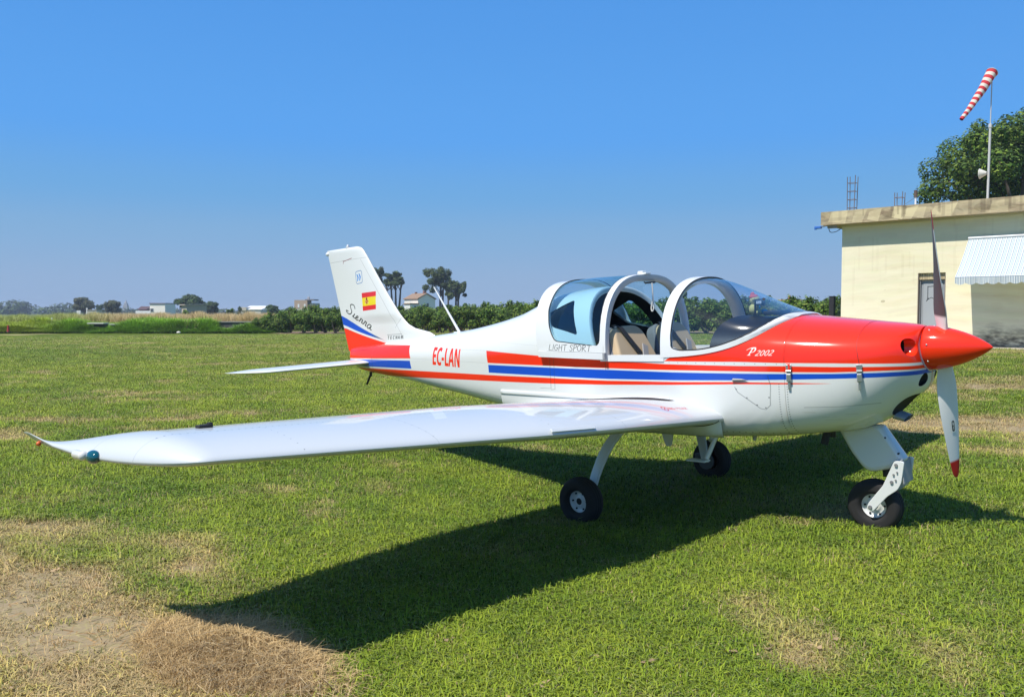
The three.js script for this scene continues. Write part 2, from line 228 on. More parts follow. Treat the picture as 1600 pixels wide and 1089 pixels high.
// ---------------------------------------------------------------- clubhouse on the right
{
  const GY = 0.31, hall = thing('flat_roofed_building', 'cream plastered building with concrete flat roof behind the propeller', 'building', [-10.66, GY, -24]);
  const L = (x, y, z) => [x + 10.66, y - GY, z + 24];
  const plaster = canvasTex(2048, 1024, (c, W, H) => { // 14 m by 4.4 m
    const r = rng(31); c.fillStyle = '#eae2c6'; c.fillRect(0, 0, W, H);
    for (let i = 0; i < 2600; i++) { const v = r(); c.fillStyle = v < 0.5 ? `rgba(255,244,200,${0.03 * r()})` : `rgba(150,130,80,${0.035 * r()})`; c.beginPath(); c.ellipse(r() * W, r() * H, 10 + r() * 160, 4 + r() * 26, (r() - 0.5) * 0.3, 0, 7); c.fill(); }
    for (let i = 0; i < 60; i++) { const x = r() * W, y = r() * H * 0.4; c.fillStyle = `rgba(120,105,70,${0.02 + 0.03 * r()})`; c.fillRect(x, y, 3 + r() * 12, 60 + r() * 240); }
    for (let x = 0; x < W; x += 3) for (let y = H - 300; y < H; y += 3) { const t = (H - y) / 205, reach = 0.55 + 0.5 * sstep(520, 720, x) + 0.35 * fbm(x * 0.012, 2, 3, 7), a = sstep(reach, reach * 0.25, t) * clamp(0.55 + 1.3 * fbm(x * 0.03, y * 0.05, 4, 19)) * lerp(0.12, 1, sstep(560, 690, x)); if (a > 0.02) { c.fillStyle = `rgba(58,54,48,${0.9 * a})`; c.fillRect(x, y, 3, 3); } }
    c.strokeStyle = 'rgba(120,110,80,.5)'; c.lineWidth = 1.5; c.beginPath(); c.ellipse(212, 640, 9, 8, 0, 0, 7); c.stroke(); c.fillStyle = 'rgba(140,125,90,.35)'; c.fill(); c.beginPath(); c.moveTo(218, 560); c.lineTo(224, 555); c.stroke();
  });
  const mWall = std(1, 1, 1, 0.92, { map: plaster }), mPlain = std(0.78, 0.70, 0.42, 0.92);
  const concrete = canvasTex(2048, 128, (c, W, H) => { const r = rng(17); c.fillStyle = '#b6a586'; c.fillRect(0, 0, W, H);
    for (let i = 0; i < 1500; i++) { const v = r(); c.fillStyle = v < 0.33 ? `rgba(214,200,160,${0.18 * r()})` : v < 0.75 ? `rgba(92,78,60,${0.2 * r()})` : `rgba(150,140,120,${0.2 * r()})`; c.beginPath(); c.ellipse(r() * W, r() * H, 4 + r() * 42, 3 + r() * 22, r() * 3, 0, 7); c.fill(); }
    for (let i = 0; i < 26; i++) { const x = r() * W, w = 14 + r() * 50; c.fillStyle = `rgba(226,212,170,${0.25 + 0.4 * r()})`; c.beginPath(); c.moveTo(x, H * r() * 0.4); c.lineTo(x + w, H * r() * 0.2); c.lineTo(x + w * (0.5 + r() * 0.5), H); c.lineTo(x - w * 0.2, H * (0.7 + 0.3 * r())); c.closePath(); c.fill(); }
    for (let i = 0; i < 90; i++) { c.fillStyle = `rgba(70,60,48,${0.08 + 0.14 * r()})`; c.fillRect(r() * W, 0, 2 + r() * 8, H * (0.3 + 0.7 * r())); } });
  const mConc = std(1, 1, 1, 0.95, { map: concrete });
  // front wall with its door opening; x from -10.66 to 3
  const sh = new THREE.Shape([P2(0, -0.4), P2(13.7, -0.4), P2(13.7, 4.2), P2(0, 4.2)]); sh.holes.push(new THREE.Path([P2(2.56, 0.0), P2(2.56, 2.43), P2(3.42, 2.43), P2(3.42, 0.0)]));
  const fw = new THREE.ExtrudeGeometry(sh, { depth: 0.3, bevelEnabled: false }); fw.translate(0, 0, -0.3); { const U = fw.attributes.uv, P = fw.attributes.position; for (let i = 0; i < P.count; i++) U.setXY(i, clamp(P.getX(i) / 14, 0.001, 0.999), clamp(P.getY(i) / 4.4, 0.001, 0.999)); }
  put('front_wall', fw, mWall, hall);
  put('side_wall', box(0.3, 4.6, 7.4, 0.15, 1.9, -4.0), mPlain, hall); put('side_wall', box(0.3, 4.6, 7.4, 13.55, 1.9, -4.0), mPlain, hall); put('back_wall', box(13.7, 4.6, 0.3, 6.85, 1.9, -7.85), mPlain, hall);
  const slab = box(14.85, 0.46, 8.98, 6.85, 4.43, -4.01); { const U = slab.attributes.uv, P = slab.attributes.position; for (let i = 0; i < P.count; i++) U.setXY(i, (P.getX(i) + P.getZ(i) * 0.9 + 8) / 25, (P.getY(i) - 4.2) / 0.46); } const roof = put('roof_slab', slab, mConc, hall);
  put('cornice', box(13.9, 0.07, 0.10, 6.93, 4.163, 0.05), std(0.62, 0.56, 0.38, 0.9), hall);
  const mDoor = std(0.29, 0.31, 0.335, 0.5), fr = std(0.20, 0.205, 0.215, 0.7);
  put('lintel', box(0.86, 0.22, 0.1, 2.99, 2.32, -0.13), mConc, hall);
  const door = put('door', box(0.74, 2.20, 0.04, 2.99, 1.1, -0.2), mDoor, hall); put('door_panel', box(0.60, 2.0, 0.014, 2.99, 1.1, -0.172, 0.004), std(0.36, 0.385, 0.41, 0.5), door);
  put('door_handle', merge([box(0.03, 0.14, 0.02, 3.27, 1.02, -0.155, 0.004), cyl(V3(3.27, 1.03, -0.13), V3(3.17, 1.03, -0.13), 0.011, 8)]), std(0.05, 0.05, 0.05, 0.4), door);
  { const m = std(0.07, 0.08, 0.09, 0.8); const q = []; const line = (x0, y0, x1, y1, w) => { const d = Math.hypot(x1 - x0, y1 - y0), b = box(d, w, 0.002); b.rotateZ(Math.atan2(y1 - y0, x1 - x0)); b.translate((x0 + x1) / 2, (y0 + y1) / 2, -0.1635); q.push(b); }; line(2.83, 1.55, 2.83, 2.0, 0.025); line(2.83, 1.98, 3.0, 1.99, 0.025); line(2.83, 1.56, 2.95, 1.62, 0.02); line(2.95, 1.62, 3.01, 1.58, 0.02); line(2.79, 1.50, 2.86, 1.6, 0.03); put('door_smudge', merge(q), m, door); }
  put('door_frame', merge([box(0.05, 2.22, 0.1, 2.596, 1.11, -0.16), box(0.05, 2.22, 0.1, 3.384, 1.11, -0.16)]), fr, hall);
  for (const s of [[2.571, 0.022], [3.409, 0.022]]) put('door_reveal', box(s[1], 2.43, 0.22, s[0], 1.215, -0.111), std(0.25, 0.20, 0.16, 0.9), hall);
  put('interior_back', box(0.9, 2.5, 0.05, 2.99, 1.2, -0.34), fr, hall);
  // lamp and wires below the left corner of the roof
  put('junction_box', box(0.32, 0.09, 0.12, -0.22, 4.13, 0.32, 0.01), std(0.34, 0.30, 0.25, 0.8), hall);
  put('drip_wire', new THREE.TubeGeometry(new THREE.CatmullRomCurve3([V3(-0.36, 4.08, 0.3), V3(-0.3, 3.96, 0.3), V3(-0.15, 3.97, 0.2), V3(-0.03, 4.08, 0.05)]), 20, 0.012, 6), std(0.03, 0.03, 0.03, 0.7), hall);
  const lamp = thing('corner_floodlight', 'small blue floodlight under the left corner of the concrete roof', 'floodlight', [-11.32, 4.44, -23.5]); const lb = std(0.03, 0.14, 0.5, 0.5);
  put('housing', box(0.24, 0.09, 0.12, 0, 0, 0, 0.02), lb, lamp); put('lens', box(0.08, 0.05, 0.05, -0.08, -0.05, 0.03, 0.01), lb, lamp); put('arm', cyl(V3(0.1, 0.0, 0), V3(0.3, 0.04, 0), 0.015, 8), std(0.1, 0.1, 0.1, 0.6), lamp);
  // awning
  const aw = thing('striped_awning', 'white awning with thin blue stripes and scalloped front edge on the cream building', 'awning', [-6.58, 0, -24]);
  const fab = canvasTex(1024, 64, (c, W, H) => { c.fillStyle = '#e4e8e8'; c.fillRect(0, 0, W, H); for (let i = 0; i < 40; i++) { const x = i * W / 40; c.fillStyle = '#6f8aa8'; c.fillRect(x + 3, 0, 3.4, H); c.fillStyle = '#b3c3cf'; c.fillRect(x + 10, 0, 6, H); c.fillStyle = '#7d96b0'; c.fillRect(x + 19, 0, 2.6, H); } });
  const mFab = std(1, 1, 1, 0.85, { map: fab, transmission: 0.25, thickness: 0, side: THREE.DoubleSide }), WD = 5.4, OUT = 1.36, rows = [];
  for (let i = 0; i <= 12; i++) { const t = i / 12, row = []; for (let j = 0; j <= 60; j++) row.push(V3(j / 60 * WD, 3.80 - 1.28 * t - 0.06 * Math.sin(Math.PI * t) , 0.02 + OUT * t)); rows.push(row); }
  put('fabric', skin(rows, false, (p) => [p.x / WD, 0.5]), mFab, aw);
  const val = [0, 1, 2, 3].map(() => []); for (let j = 0; j <= 240; j++) { const x = j / 240 * WD, sc = Math.abs(Math.sin(x * Math.PI / 0.30)) * 0.055, wv = 0.012 * Math.sin(x * 9) ; for (let k = 0; k < 4; k++) val[k].push(V3(x, 2.505 - k / 3 * (0.17 + sc), 0.02 + OUT + 0.006 + wv * k / 3)); } put('valance', skin(val, false, (p) => [p.x / WD, 0.5]), mFab, aw);
  put('front_bar', merge([box(WD, 0.05, 0.035, WD / 2, 2.515, OUT - 0.01, 0.01)]), std(0.7, 0.72, 0.74, 0.4), aw); put('roller_tube', cyl(V3(0, 3.80, 0.05), V3(WD, 3.80, 0.05), 0.04, 14), std(0.7, 0.72, 0.74, 0.4), aw);
  for (const x of [0.4, 3.6]) put('folding_arm', merge([cyl(V3(x, 3.66, 0.03), V3(x + 0.5, 3.1, 0.55), 0.018, 8), cyl(V3(x + 0.5, 3.1, 0.55), V3(x, 2.54, OUT - 0.02), 0.018, 8)]), std(0.7, 0.72, 0.74, 0.4), aw);
  // kerbed pavement along the wall
  const pav = []; const r = rng(55); setting('pavement', box(16, 0.5, 1.5, -4.2, 0.09, -23.25), std(0.42, 0.37, 0.29, 0.95));
  // rods of unfinished columns on the roof
  const rust = std(0.16, 0.13, 0.13, 0.8), rodCage = (o, w, h, tiesN, lean) => { const bars = []; for (const [x, z] of [[0, 0], [w, 0], [0, -w], [w, -w]]) put('rod', cyl(V3(x, 0, z), V3(x + lean * (x ? 1 : -0.3), h * (0.93 + 0.07 * ((x + z) ? 1 : 0.6)), z), 0.013, 6), rust, o); for (let i = 0; i < tiesN; i++) { const y = 0.14 + i * 0.29; put('tie', merge([cyl(V3(0, y, 0), V3(w, y, 0), 0.010, 6), cyl(V3(0, y, -w), V3(w, y, -w), 0.010, 6), cyl(V3(0, y, 0), V3(0, y, -w), 0.010, 6), cyl(V3(w, y, 0), V3(w, y, -w), 0.010, 6)]), rust, o); } };
  rodCage(thing('reinforcing_rods', 'tall cage of rusty steel rods standing on the left corner of the concrete roof', 'steel rods', [-10.50, 4.965, -24.0]), 0.24, 1.26, 4, 0.03);
  rodCage(thing('reinforcing_rods', 'shorter cage of steel rods on the roof left of the white pipe', 'steel rods', [-9.10, 4.965, -24.6]), 0.24, 0.62, 2, 0.02);
  const vent = thing('vent_pipe', 'white vent pipe with brown cap and a stay wire on the concrete roof', 'vent pipe', [-8.32, 4.965, -24.3]); put('pipe', cyl(V3(0, 0, 0), V3(0, 0.34, 0), 0.03, 10), std(0.75, 0.76, 0.78, 0.5), vent); put('cap', merge([cyl(V3(0, 0.34, 0), V3(0, 0.55, 0), 0.055, 14), cyl(V3(0, 0.55, 0), V3(0, 0.57, 0), 0.06, 14)]), std(0.12, 0.08, 0.06, 0.7), vent); put('stay_wire', cyl(V3(0, 0.34, 0), V3(-0.62, -0.05, 0.05), 0.007, 6), std(0.15, 0.15, 0.17, 0.6), vent);
  // windsock
  const ws = thing('windsock', 'red and white banded windsock hanging from a tall thin pole on the roof', 'windsock', [-6.30, 4.965, -24.9]); const mp = std(0.55, 0.55, 0.54, 0.5);
  put('pole', merge([cyl(V3(0, 0, 0), V3(0.03, 2.55, 0), 0.036, 10), cyl(V3(0.03, 2.5, 0), V3(0.05, 4.35, 0), 0.017, 8), box(0.09, 0.12, 0.09, 0.03, 2.5, 0, 0.01)]), mp, ws);
  const horn = put('horn_speaker', merge([(() => { const g = new THREE.CylinderGeometry(0.16, 0.05, 0.2, 20, 1, true); g.rotateZ(Math.PI / 2); g.translate(-0.12, 0.98, 0.08); return g; })(), (() => { const g = new THREE.TorusGeometry(0.15, 0.018, 8, 24); g.rotateY(Math.PI / 2); g.translate(-0.22, 0.98, 0.08); return g; })()]), std(0.62, 0.60, 0.54, 0.5), ws);
  const top = V3(0.05, 4.22, 0), dir = V3(-0.60 * RGT.x, -0.83, -0.60 * RGT.z).add(V3(0.12, 0, 0.12)).normalize(), N = 24, len = 1.98; const perp = V3(0, 1, 0).cross(dir).normalize(), p2 = dir.clone().cross(perp);
  const mRW = [std(0.50, 0.03, 0.04, 0.85), std(0.62, 0.57, 0.50, 0.85)]; const at = (t, a) => { const c = top.clone().addScaledVector(dir, t * len).add(V3(0, -0.12 * Math.sin(t * 3.1) * 0.6, 0)), rr = lerp(0.175, 0.06, Math.pow(t, 0.85)) * (1 + 0.05 * Math.sin(a * 3 + t * 14)); return c.addScaledVector(perp, rr * Math.cos(a)).addScaledVector(p2, rr * Math.sin(a)); };
  for (let b = 0; b < 19; b++) { const rows = []; for (let i = 0; i <= 3; i++) { const row = []; for (let k = 0; k < 26; k++) row.push(at((b + i / 3) / 19, k / 26 * Math.PI * 2)); rows.push(row); } put('band', skin(rows, true), mRW[b % 2], ws); }
  const ring = []; for (let k = 0; k <= 26; k++) ring.push(at(0, k / 26 * Math.PI * 2)); put('ring', new THREE.TubeGeometry(new THREE.CatmullRomCurve3(ring), 40, 0.012, 6), mp, ws); put('bridle', merge([cyl(ring[3], V3(0.05, 4.35, 0), 0.006, 6), cyl(ring[12], V3(0.05, 4.3, 0), 0.006, 6), cyl(ring[20], V3(0.05, 4.25, 0), 0.006, 6)]), mp, ws);
  const post = thing('dark_post', 'dark square post standing by the left corner of the cream building', 'post', [-12.3, 0.3, -27.2]); put('shaft', box(0.19, 1.75, 0.19, 0, 0.87, 0, 0.015), std(0.018, 0.018, 0.024, 0.7), post); put('cap', box(0.22, 0.03, 0.22, 0, 1.76, 0, 0.008), std(0.018, 0.018, 0.024, 0.7), post);
}

// ---------------------------------------------------------------- trees, hedge, bank
const mLeaf = leafMat(0.3, 0.75), mBark = std(0.10, 0.075, 0.055, 0.95), mBarkPale = std(0.22, 0.19, 0.15, 0.95);
function crown(seed, blobs, n, size, cols, { up = 0.4, shell = 0.45, aspect = 1.9 } = {}) {
  const r = rng(seed), W = blobs.map((b) => Math.pow(b[3] * (b[4] ?? b[3]), 1)), tot = W.reduce((a, b) => a + b), pos = new Float32Array(n * 18), col = new Float32Array(n * 18), nor = new Float32Array(n * 18);
  const tw = blobs.map(() => 0.75 + 0.5 * r());
  for (let i = 0; i < n; i++) {
    let k = 0, q = r() * tot; while (k < blobs.length - 1 && (q -= W[k]) > 0) k++;
    const [bx, by, bz, rx, ry = rx] = blobs[k]; const d = V3(r() * 2 - 1, r() * 2 - 1, r() * 2 - 1); if (d.lengthSq() > 1) { i--; continue; } d.normalize();
    const lump = 0.86 + 0.22 * noise.noise(d.x * 2.3 + bx * 3, d.y * 2.3 + by * 3, d.z * 2.3 + k), rad = lump * (1 - shell * Math.pow(r(), 1.6)), c = V3(bx + d.x * rx * rad, by + d.y * ry * rad, bz + d.z * rx * rad);
    const N = d.clone().multiplyScalar(0.7).add(V3(r() - 0.5, r() - 0.5 + up, r() - 0.5)).normalize(), T = V3(r() - 0.5, r() - 0.5 - 0.25, r() - 0.5).cross(N).normalize(), B = N.clone().cross(T), s = size * (0.6 + 0.8 * r());
    const a = c.clone().addScaledVector(T, s * aspect / 2), b = c.clone().addScaledVector(T, -s * aspect / 2), m1 = c.clone().addScaledVector(B, s / 2).addScaledVector(N, -s * 0.15), m2 = c.clone().addScaledVector(B, -s / 2).addScaledVector(N, -s * 0.15);
    const cc = cols[Math.floor(r() * cols.length)], j = (0.75 + 0.5 * r()) * tw[k];
    [a, m1, b, a, b, m2].forEach((p, t) => { pos.set([p.x, p.y, p.z], i * 18 + t * 3); col.set([cc[0] * j, cc[1] * j, cc[2] * j], i * 18 + t * 3); nor.set([N.x, N.y, N.z], i * 18 + t * 3); });
  }
  const g = new THREE.BufferGeometry(); g.setAttribute('position', new THREE.BufferAttribute(pos, 3)); g.setAttribute('color', new THREE.BufferAttribute(col, 3)); g.setAttribute('normal', new THREE.BufferAttribute(nor, 3)); return g;
}
function limb(a, b, r0, r1, sag = 0, seg = 6) { const c = [], m = a.clone().lerp(b, 0.5).add(V3(sag, 0, sag * 0.6)); const cv = new THREE.QuadraticBezierCurve3(a, m, b), rows = []; for (let i = 0; i <= seg; i++) { const t = i / seg, p = cv.getPoint(t), R = lerp(r0, r1, t), row = []; for (let k = 0; k < 8; k++) row.push(V3(p.x + R * Math.cos(k * Math.PI / 4), p.y, p.z + R * Math.sin(k * Math.PI / 4))); rows.push(row); } return skin(rows, true); }
function tree(name, label, category, pos, seed, blobs, n, size, cols, trunk, group, opt) {
  const t = thing(name, label, category, pos, 0, group); put('trunk', merge(trunk), opt?.bark || mBark, t); put('crown', crown(seed, blobs, n, size, cols, opt), mLeaf, t); return t;
}
const G1 = [[0.055, 0.125, 0.018], [0.09, 0.18, 0.022], [0.15, 0.25, 0.03], [0.04, 0.085, 0.02], [0.22, 0.29, 0.05]];
const DARK = [[0.045, 0.085, 0.026], [0.065, 0.115, 0.034], [0.09, 0.14, 0.042], [0.032, 0.062, 0.022]];
const OLIVE = [[0.085, 0.10, 0.055], [0.115, 0.13, 0.065], [0.065, 0.08, 0.045], [0.16, 0.165, 0.09]];
const FRESH = [[0.07, 0.16, 0.02], [0.10, 0.21, 0.025], [0.15, 0.27, 0.04], [0.05, 0.11, 0.018]];

// orange trees: one made of each of four shapes, the rest cloned
{
  const makes = [0, 1, 2, 3].map((k) => { const r = rng(900 + k), b = []; for (let i = 0; i < 11; i++) { const a = i / 11 * 6.283 + r(), d = 0.35 + 0.55 * r(); b.push([Math.cos(a) * d, 0.55 + 1.05 * r(), Math.sin(a) * d, 0.36 + 0.22 * r(), 0.32 + 0.2 * r()]); } b.push([0, 1.25, 0, 0.75, 0.6]); for (let i = 0; i < 3; i++) b.push([(r() - 0.5) * 1.1, 1.7 + 0.2 * r(), (r() - 0.5) * 1.1, 0.22, 0.28]);
    const tr = []; for (let i = 0; i < 4; i++) { const a = i * 1.7 + r(); tr.push(limb(V3(0, 0, 0), V3(Math.cos(a) * 0.6, 0.9 + 0.3 * r(), Math.sin(a) * 0.6), 0.06, 0.02, 0.1)); }
    return [crown(910 + k, b, 3600, 0.072, G1, { shell: 0.55 }), merge(tr)]; });
  const r = rng(321), words = ['row of orange trees along the far edge of the lawn']; let first = [];
  const plant = (x, z, s, label) => { const k = Math.floor(r() * 4), o = thing('orange_tree', label, 'orange tree', [x, height(x, z) - 0.02, z], r() * 6.28, words[0]); o.scale.set(s * (1 + 0.15 * r()), s * (0.92 + 0.16 * r()), s * (1 + 0.15 * r())); put('trunk', makes[k][1], mBarkPale, o); put('crown', makes[k][0], mLeaf, o); };
  const A = [[404, 57.5, 0.62], [420, 57, 0.86], [436, 56.5, 0.93], [452, 57, 0.90], [474, 56, 0.98], [492, 55.5, 1.1], [508, 55.5, 1.06], [524, 55, 1.0], [556, 55, 1.02], [578, 54.5, 1.0], [598, 54.5, 1.0], [624, 54, 1.04], [646, 53.5, 1.02], [668, 53, 1.0], [690, 52.5, 1.02], [712, 51.5, 1.05], [738, 51, 1.06], [762, 50.5, 1.1], [786, 50, 1.08], [812, 49, 1.1], [840, 48.5, 1.1], [870, 47.5, 1.05], [902, 46.5, 1.08], [935, 46, 1.05], [968, 45, 1.06], [1002, 44, 1.1], [1036, 43, 1.08], [1070, 42.5, 1.06], [1104, 42, 1.1], [1138, 41.5, 1.05], [1172, 41, 1.1], [1208, 40.5, 1.08], [1240, 40, 1.14], [1268, 39.5, 1.12], [1296, 39, 1.1], [1325, 38.5, 1.05]];
  const ORD = ['first', 'second', 'third', 'fourth', 'fifth', 'sixth', 'seventh', 'eighth', 'ninth', 'tenth', 'eleventh', 'twelfth', 'thirteenth'], run = {};
  A.forEach(([px, d, s], i) => { const p = spot(px, d), part = px < 540 ? ['a', 'front row orange tree from the channel wall, left of the airplane fin'] : px < 680 ? ['b', 'front row orange tree right of the airplane fin, before the aerial'] : px < 850 ? ['c', 'front row orange tree right of the aerial, before the cabin'] : px < 1180 ? ['d', 'front row orange tree from the left among those behind the cabin'] : ['e', 'front row orange tree right of the windshield, towards the cream building']; const k = run[part[0]] = (run[part[0]] ?? -1) + 1; plant(p.x, p.z, s * 0.84, ORD[k] + ' ' + part[1]); });
  for (let i = 0; i < 40; i++) { const px = 455 + i * 22.5 + (r() - 0.5) * 8, d = lerp(62, 44, (px - 430) / 880) + (r() - 0.5) * 1.5, p = spot(px, d); plant(p.x, p.z, 0.86 + 0.10 * r(), 'orange tree of the second row, its top showing above the front row'); }
  for (let i = 0; i < 34; i++) { const px = 470 + i * 25 + (r() - 0.5) * 12, d = lerp(70, 52, (px - 430) / 880) + (r() - 0.5) * 2, p = spot(px, d); plant(p.x, p.z, 0.87 + 0.10 * r(), 'orange tree of the third row, behind the other rows'); }
  // bare earth strip under the trees
  const e = []; for (let i = 0; i <= 60; i++) { const px = 398 + i * 16, row = []; for (let k = 0; k <= 4; k++) { const p = spot(px, lerp(58, 38.5, i / 60) - 1.6 + k * 1.3 + 0.5 * Math.sin(i * 1.7)); row.push(V3(p.x, height(p.x, p.z) + 0.02 + 0.05 * (k > 0 ? 1 : 0) * (0.5 + noise.noise(p.x, 1, p.z)), p.z)); } e.push(row); } setting('earth_strip', skin(e), std(0.26, 0.185, 0.125, 0.95));
}
// bank of tall grass at the left
{
  const r = rng(5150), pos = (px, d) => spot(px, d);
  const mh = (px, d) => 0.34 * Math.sin(Math.PI * clamp((d - 56.2) / 10)) * (0.75 + 0.5 * noise.noise(px * 0.02, 2, d * 0.2)) * sstep(440, 400, px); const mound = []; for (let i = 0; i <= 120; i++) { const px = -440 + i * 7.4, row = []; for (let k = 0; k <= 10; k++) { const d = 56.2 + k * 1.5, p = pos(px, d), H = mh(px, d); row.push(V3(p.x, height(p.x, p.z) + 0.012 + Math.max(0, H), p.z)); } mound.push(row); } setting('grass_bank', skin(mound), std(0.20, 0.28, 0.05, 0.95));
  const tall = bladeGeo(rng(21), 26, 0.22, 0.35, 0.85, 0.028, 0.85, [[1, 1, 1], [0.8, 0.9, 0.7], [1.2, 1.15, 1], [0.7, 0.75, 0.6]]), dry = bladeGeo(rng(22), 26, 0.25, 0.7, 1.5, 0.022, 0.35, [[1, 1, 1], [0.85, 0.85, 0.85], [1.15, 1.1, 1.05]]);
  const gl = [], dl = [], yl = [];
  for (let i = 0; i < 27000; i++) { const px = -430 + r() * 870, front = 56.4 + 0.6 * noise.noise(px * 0.03, 5, 2), d = front + Math.pow(r(), 1.3) * 9, p = pos(px, d), env = px < 330 ? 1 : px < 430 ? 1 - 0.72 * sstep(395, 432, px) : 0.2, lump = 0.62 + 0.75 * noise.noise(px * 0.022, d * 0.35, 7) + 0.25 * noise.noise(px * 0.08, d, 3), hump = 1 + 0.35 * Math.exp(-(((px - 250) / 60) ** 2)) + 0.2 * Math.exp(-(((px - 375) / 35) ** 2)) - 0.35 * Math.exp(-(((px - 165) / 32) ** 2)) - 0.15 * sstep(100, 20, px); if (px > 335 && px < 418 && d > 57.6) continue; const s = Math.max(0.25, env * hump * lump * lerp(0.3, 1, sstep(0, 1.6, d - front))); const v = 0.7 + 0.55 * r() + 0.5 * noise.noise(px * 0.06, d * 0.5, 9); const yel = sstep(140, 40, px) * 0.7 + 0.3 * r(); gl.push({ x: p.x, y: height(p.x, p.z) + mh(px, d) - 0.04, z: p.z, ry: r() * 6.28, rz: (r() - 0.5) * 0.3, s: 1.1, sy: s * 1.25, c: [lerp(0.24, 0.40, yel) * v, lerp(0.46, 0.46, yel) * v, 0.045 * v] }); }
  for (let i = 0; i < 16000; i++) { const px = -420 + r() * 880, d = 66 + r() * 9, p = pos(px, d), tan = clamp(sstep(60, 230, px) + 0.5 * noise.noise(px * 0.03, d * 0.3, 4)), v = 0.85 + 0.4 * r(), s = 0.80 + 0.28 * noise.noise(px * 0.05, 3, 1) + 0.18 * r() - 0.12 * sstep(120, 40, px); dl.push({ x: p.x, y: 0, z: p.z, ry: r() * 6.28, rz: (r() - 0.5) * 0.25, s: 1.15, sy: s * 1.12, c: [lerp(0.27, 0.47, tan) * v, lerp(0.33, 0.38, tan) * v, lerp(0.08, 0.21, tan) * v] }); }
  strew('tall_grass', tall, leafMat(0.35, 0.8), gl, 'lush bright green tall grass on the bank left of the airplane', 'grass'); strew('dry_reeds', dry, leafMat(0.3, 0.85), dl, 'dry tan reeds and grasses behind the green bank', 'reeds');
  const agave = bladeGeo(rng(23), 12, 0.06, 0.5, 0.9, 0.06, 0.8, [[1, 1, 1], [1.2, 1.2, 1.1]]), al = []; for (const [px, d] of [[292, 57.6], [300, 58], [305, 57.4], [284, 58.4], [330, 58.5], [276, 58.8]]) { const p = pos(px, d); al.push({ x: p.x, y: 0.35, z: p.z, ry: r() * 6, s: 1.1, c: [0.30, 0.36, 0.13] }); }
  al.forEach((o) => { const t = thing('spiky_plant', 'pale green spiky plant growing out of the green bank', 'plant', [o.x, o.y, o.z], o.ry, 'spiky plants on the green bank'); const cg = agave.clone(), C = cg.attributes.color; for (let i = 0; i < C.count; i++) C.setXYZ(i, C.getX(i) * o.c[0], C.getY(i) * o.c[1], C.getZ(i) * o.c[2]); put('leaves', cg, leafMat(0.2, 0.6), t); put('base', (() => { const g = new THREE.ConeGeometry(0.12, 0.25, 8); g.translate(0, 0.1, 0); return g; })(), mBark, t); });
  // irrigation channel wall, slabs, marker posts
  const w = thing('channel_wall', 'low dark concrete channel wall at the right end of the green bank', 'wall', pos(380, 58.6).toArray()); w.rotation.y = 0.7607 - 0.0; put('wall', box(3.6, 0.62, 0.2, 0.1, 0.42, 0), std(0.085, 0.078, 0.08, 0.9), w); put('coping', box(3.75, 0.07, 0.34, 0.1, 0.765, 0), std(0.30, 0.29, 0.26, 0.9), w);
  const sl = thing('concrete_slab', 'pale broken concrete slab lying in the green bank', 'slab', [pos(152, 58).x, 0.66, pos(152, 58).z]); sl.rotation.y = 0.72; put('plate', box(1.2, 0.09, 0.7, 0, 0, 0, 0.02), std(0.45, 0.44, 0.40, 0.9), sl); put('support', box(0.8, 0.75, 0.4, 0.15, -0.38, -0.1), std(0.05, 0.045, 0.045, 0.9), sl);
  const s2 = thing('concrete_slab', 'smaller concrete slab right of the pale broken slab on the bank', 'slab', [pos(178, 58.2).x, 0.58, pos(178, 58.2).z]); s2.rotation.y = 0.9; put('plate', box(0.6, 0.08, 0.5, 0, 0, 0, 0.02), std(0.40, 0.39, 0.35, 0.9), s2); put('support', box(0.4, 0.6, 0.3, 0, -0.3, -0.05), std(0.05, 0.045, 0.045, 0.9), s2);
  const st = thing('white_stone', 'small white stone at the foot of the green bank', 'stone', pos(278, 55.8).toArray()); { const g = new THREE.IcosahedronGeometry(0.14, 2); g.scale(1.3, 0.6, 0.9); g.translate(0, 0.08, 0); put('stone', g, std(0.62, 0.60, 0.55, 0.9), st); }
  const marker = (px, py, d, h, label, red) => { const p = pos(px, d), y = 1.437 + (488 - py) / 1299.7 * d - h, o = thing('marker_post', label, 'marker post', [p.x, Math.max(0, y), p.z]); put('cone', (() => { const g = new THREE.CylinderGeometry(h * 0.10, h * 0.19, h, 14); g.translate(0, h / 2, 0); return g; })(), red ? std(0.42, 0.035, 0.03, 0.7) : std(0.7, 0.69, 0.66, 0.7), o); put('band', (() => { const g = new THREE.CylinderGeometry(h * 0.135, h * 0.165, h * 0.22, 14); g.translate(0, h * 0.52, 0); return g; })(), red ? std(0.30, 0.025, 0.025, 0.7) : std(0.5, 0.08, 0.06, 0.7), o); put('base', box(h * 0.5, 0.04, h * 0.5, 0, 0.02, 0, 0.01), std(0.05, 0.05, 0.05, 0.8), o); };
  marker(11.5, 508, 55.6, 0.48, 'dark red marker cone at the far left edge of the lawn', true); marker(80, 496.5, 63, 0.42, 'white and red marker post among the reeds', false); marker(55, 498, 63, 0.3, 'small white marker post left of the white and red one', false);
}
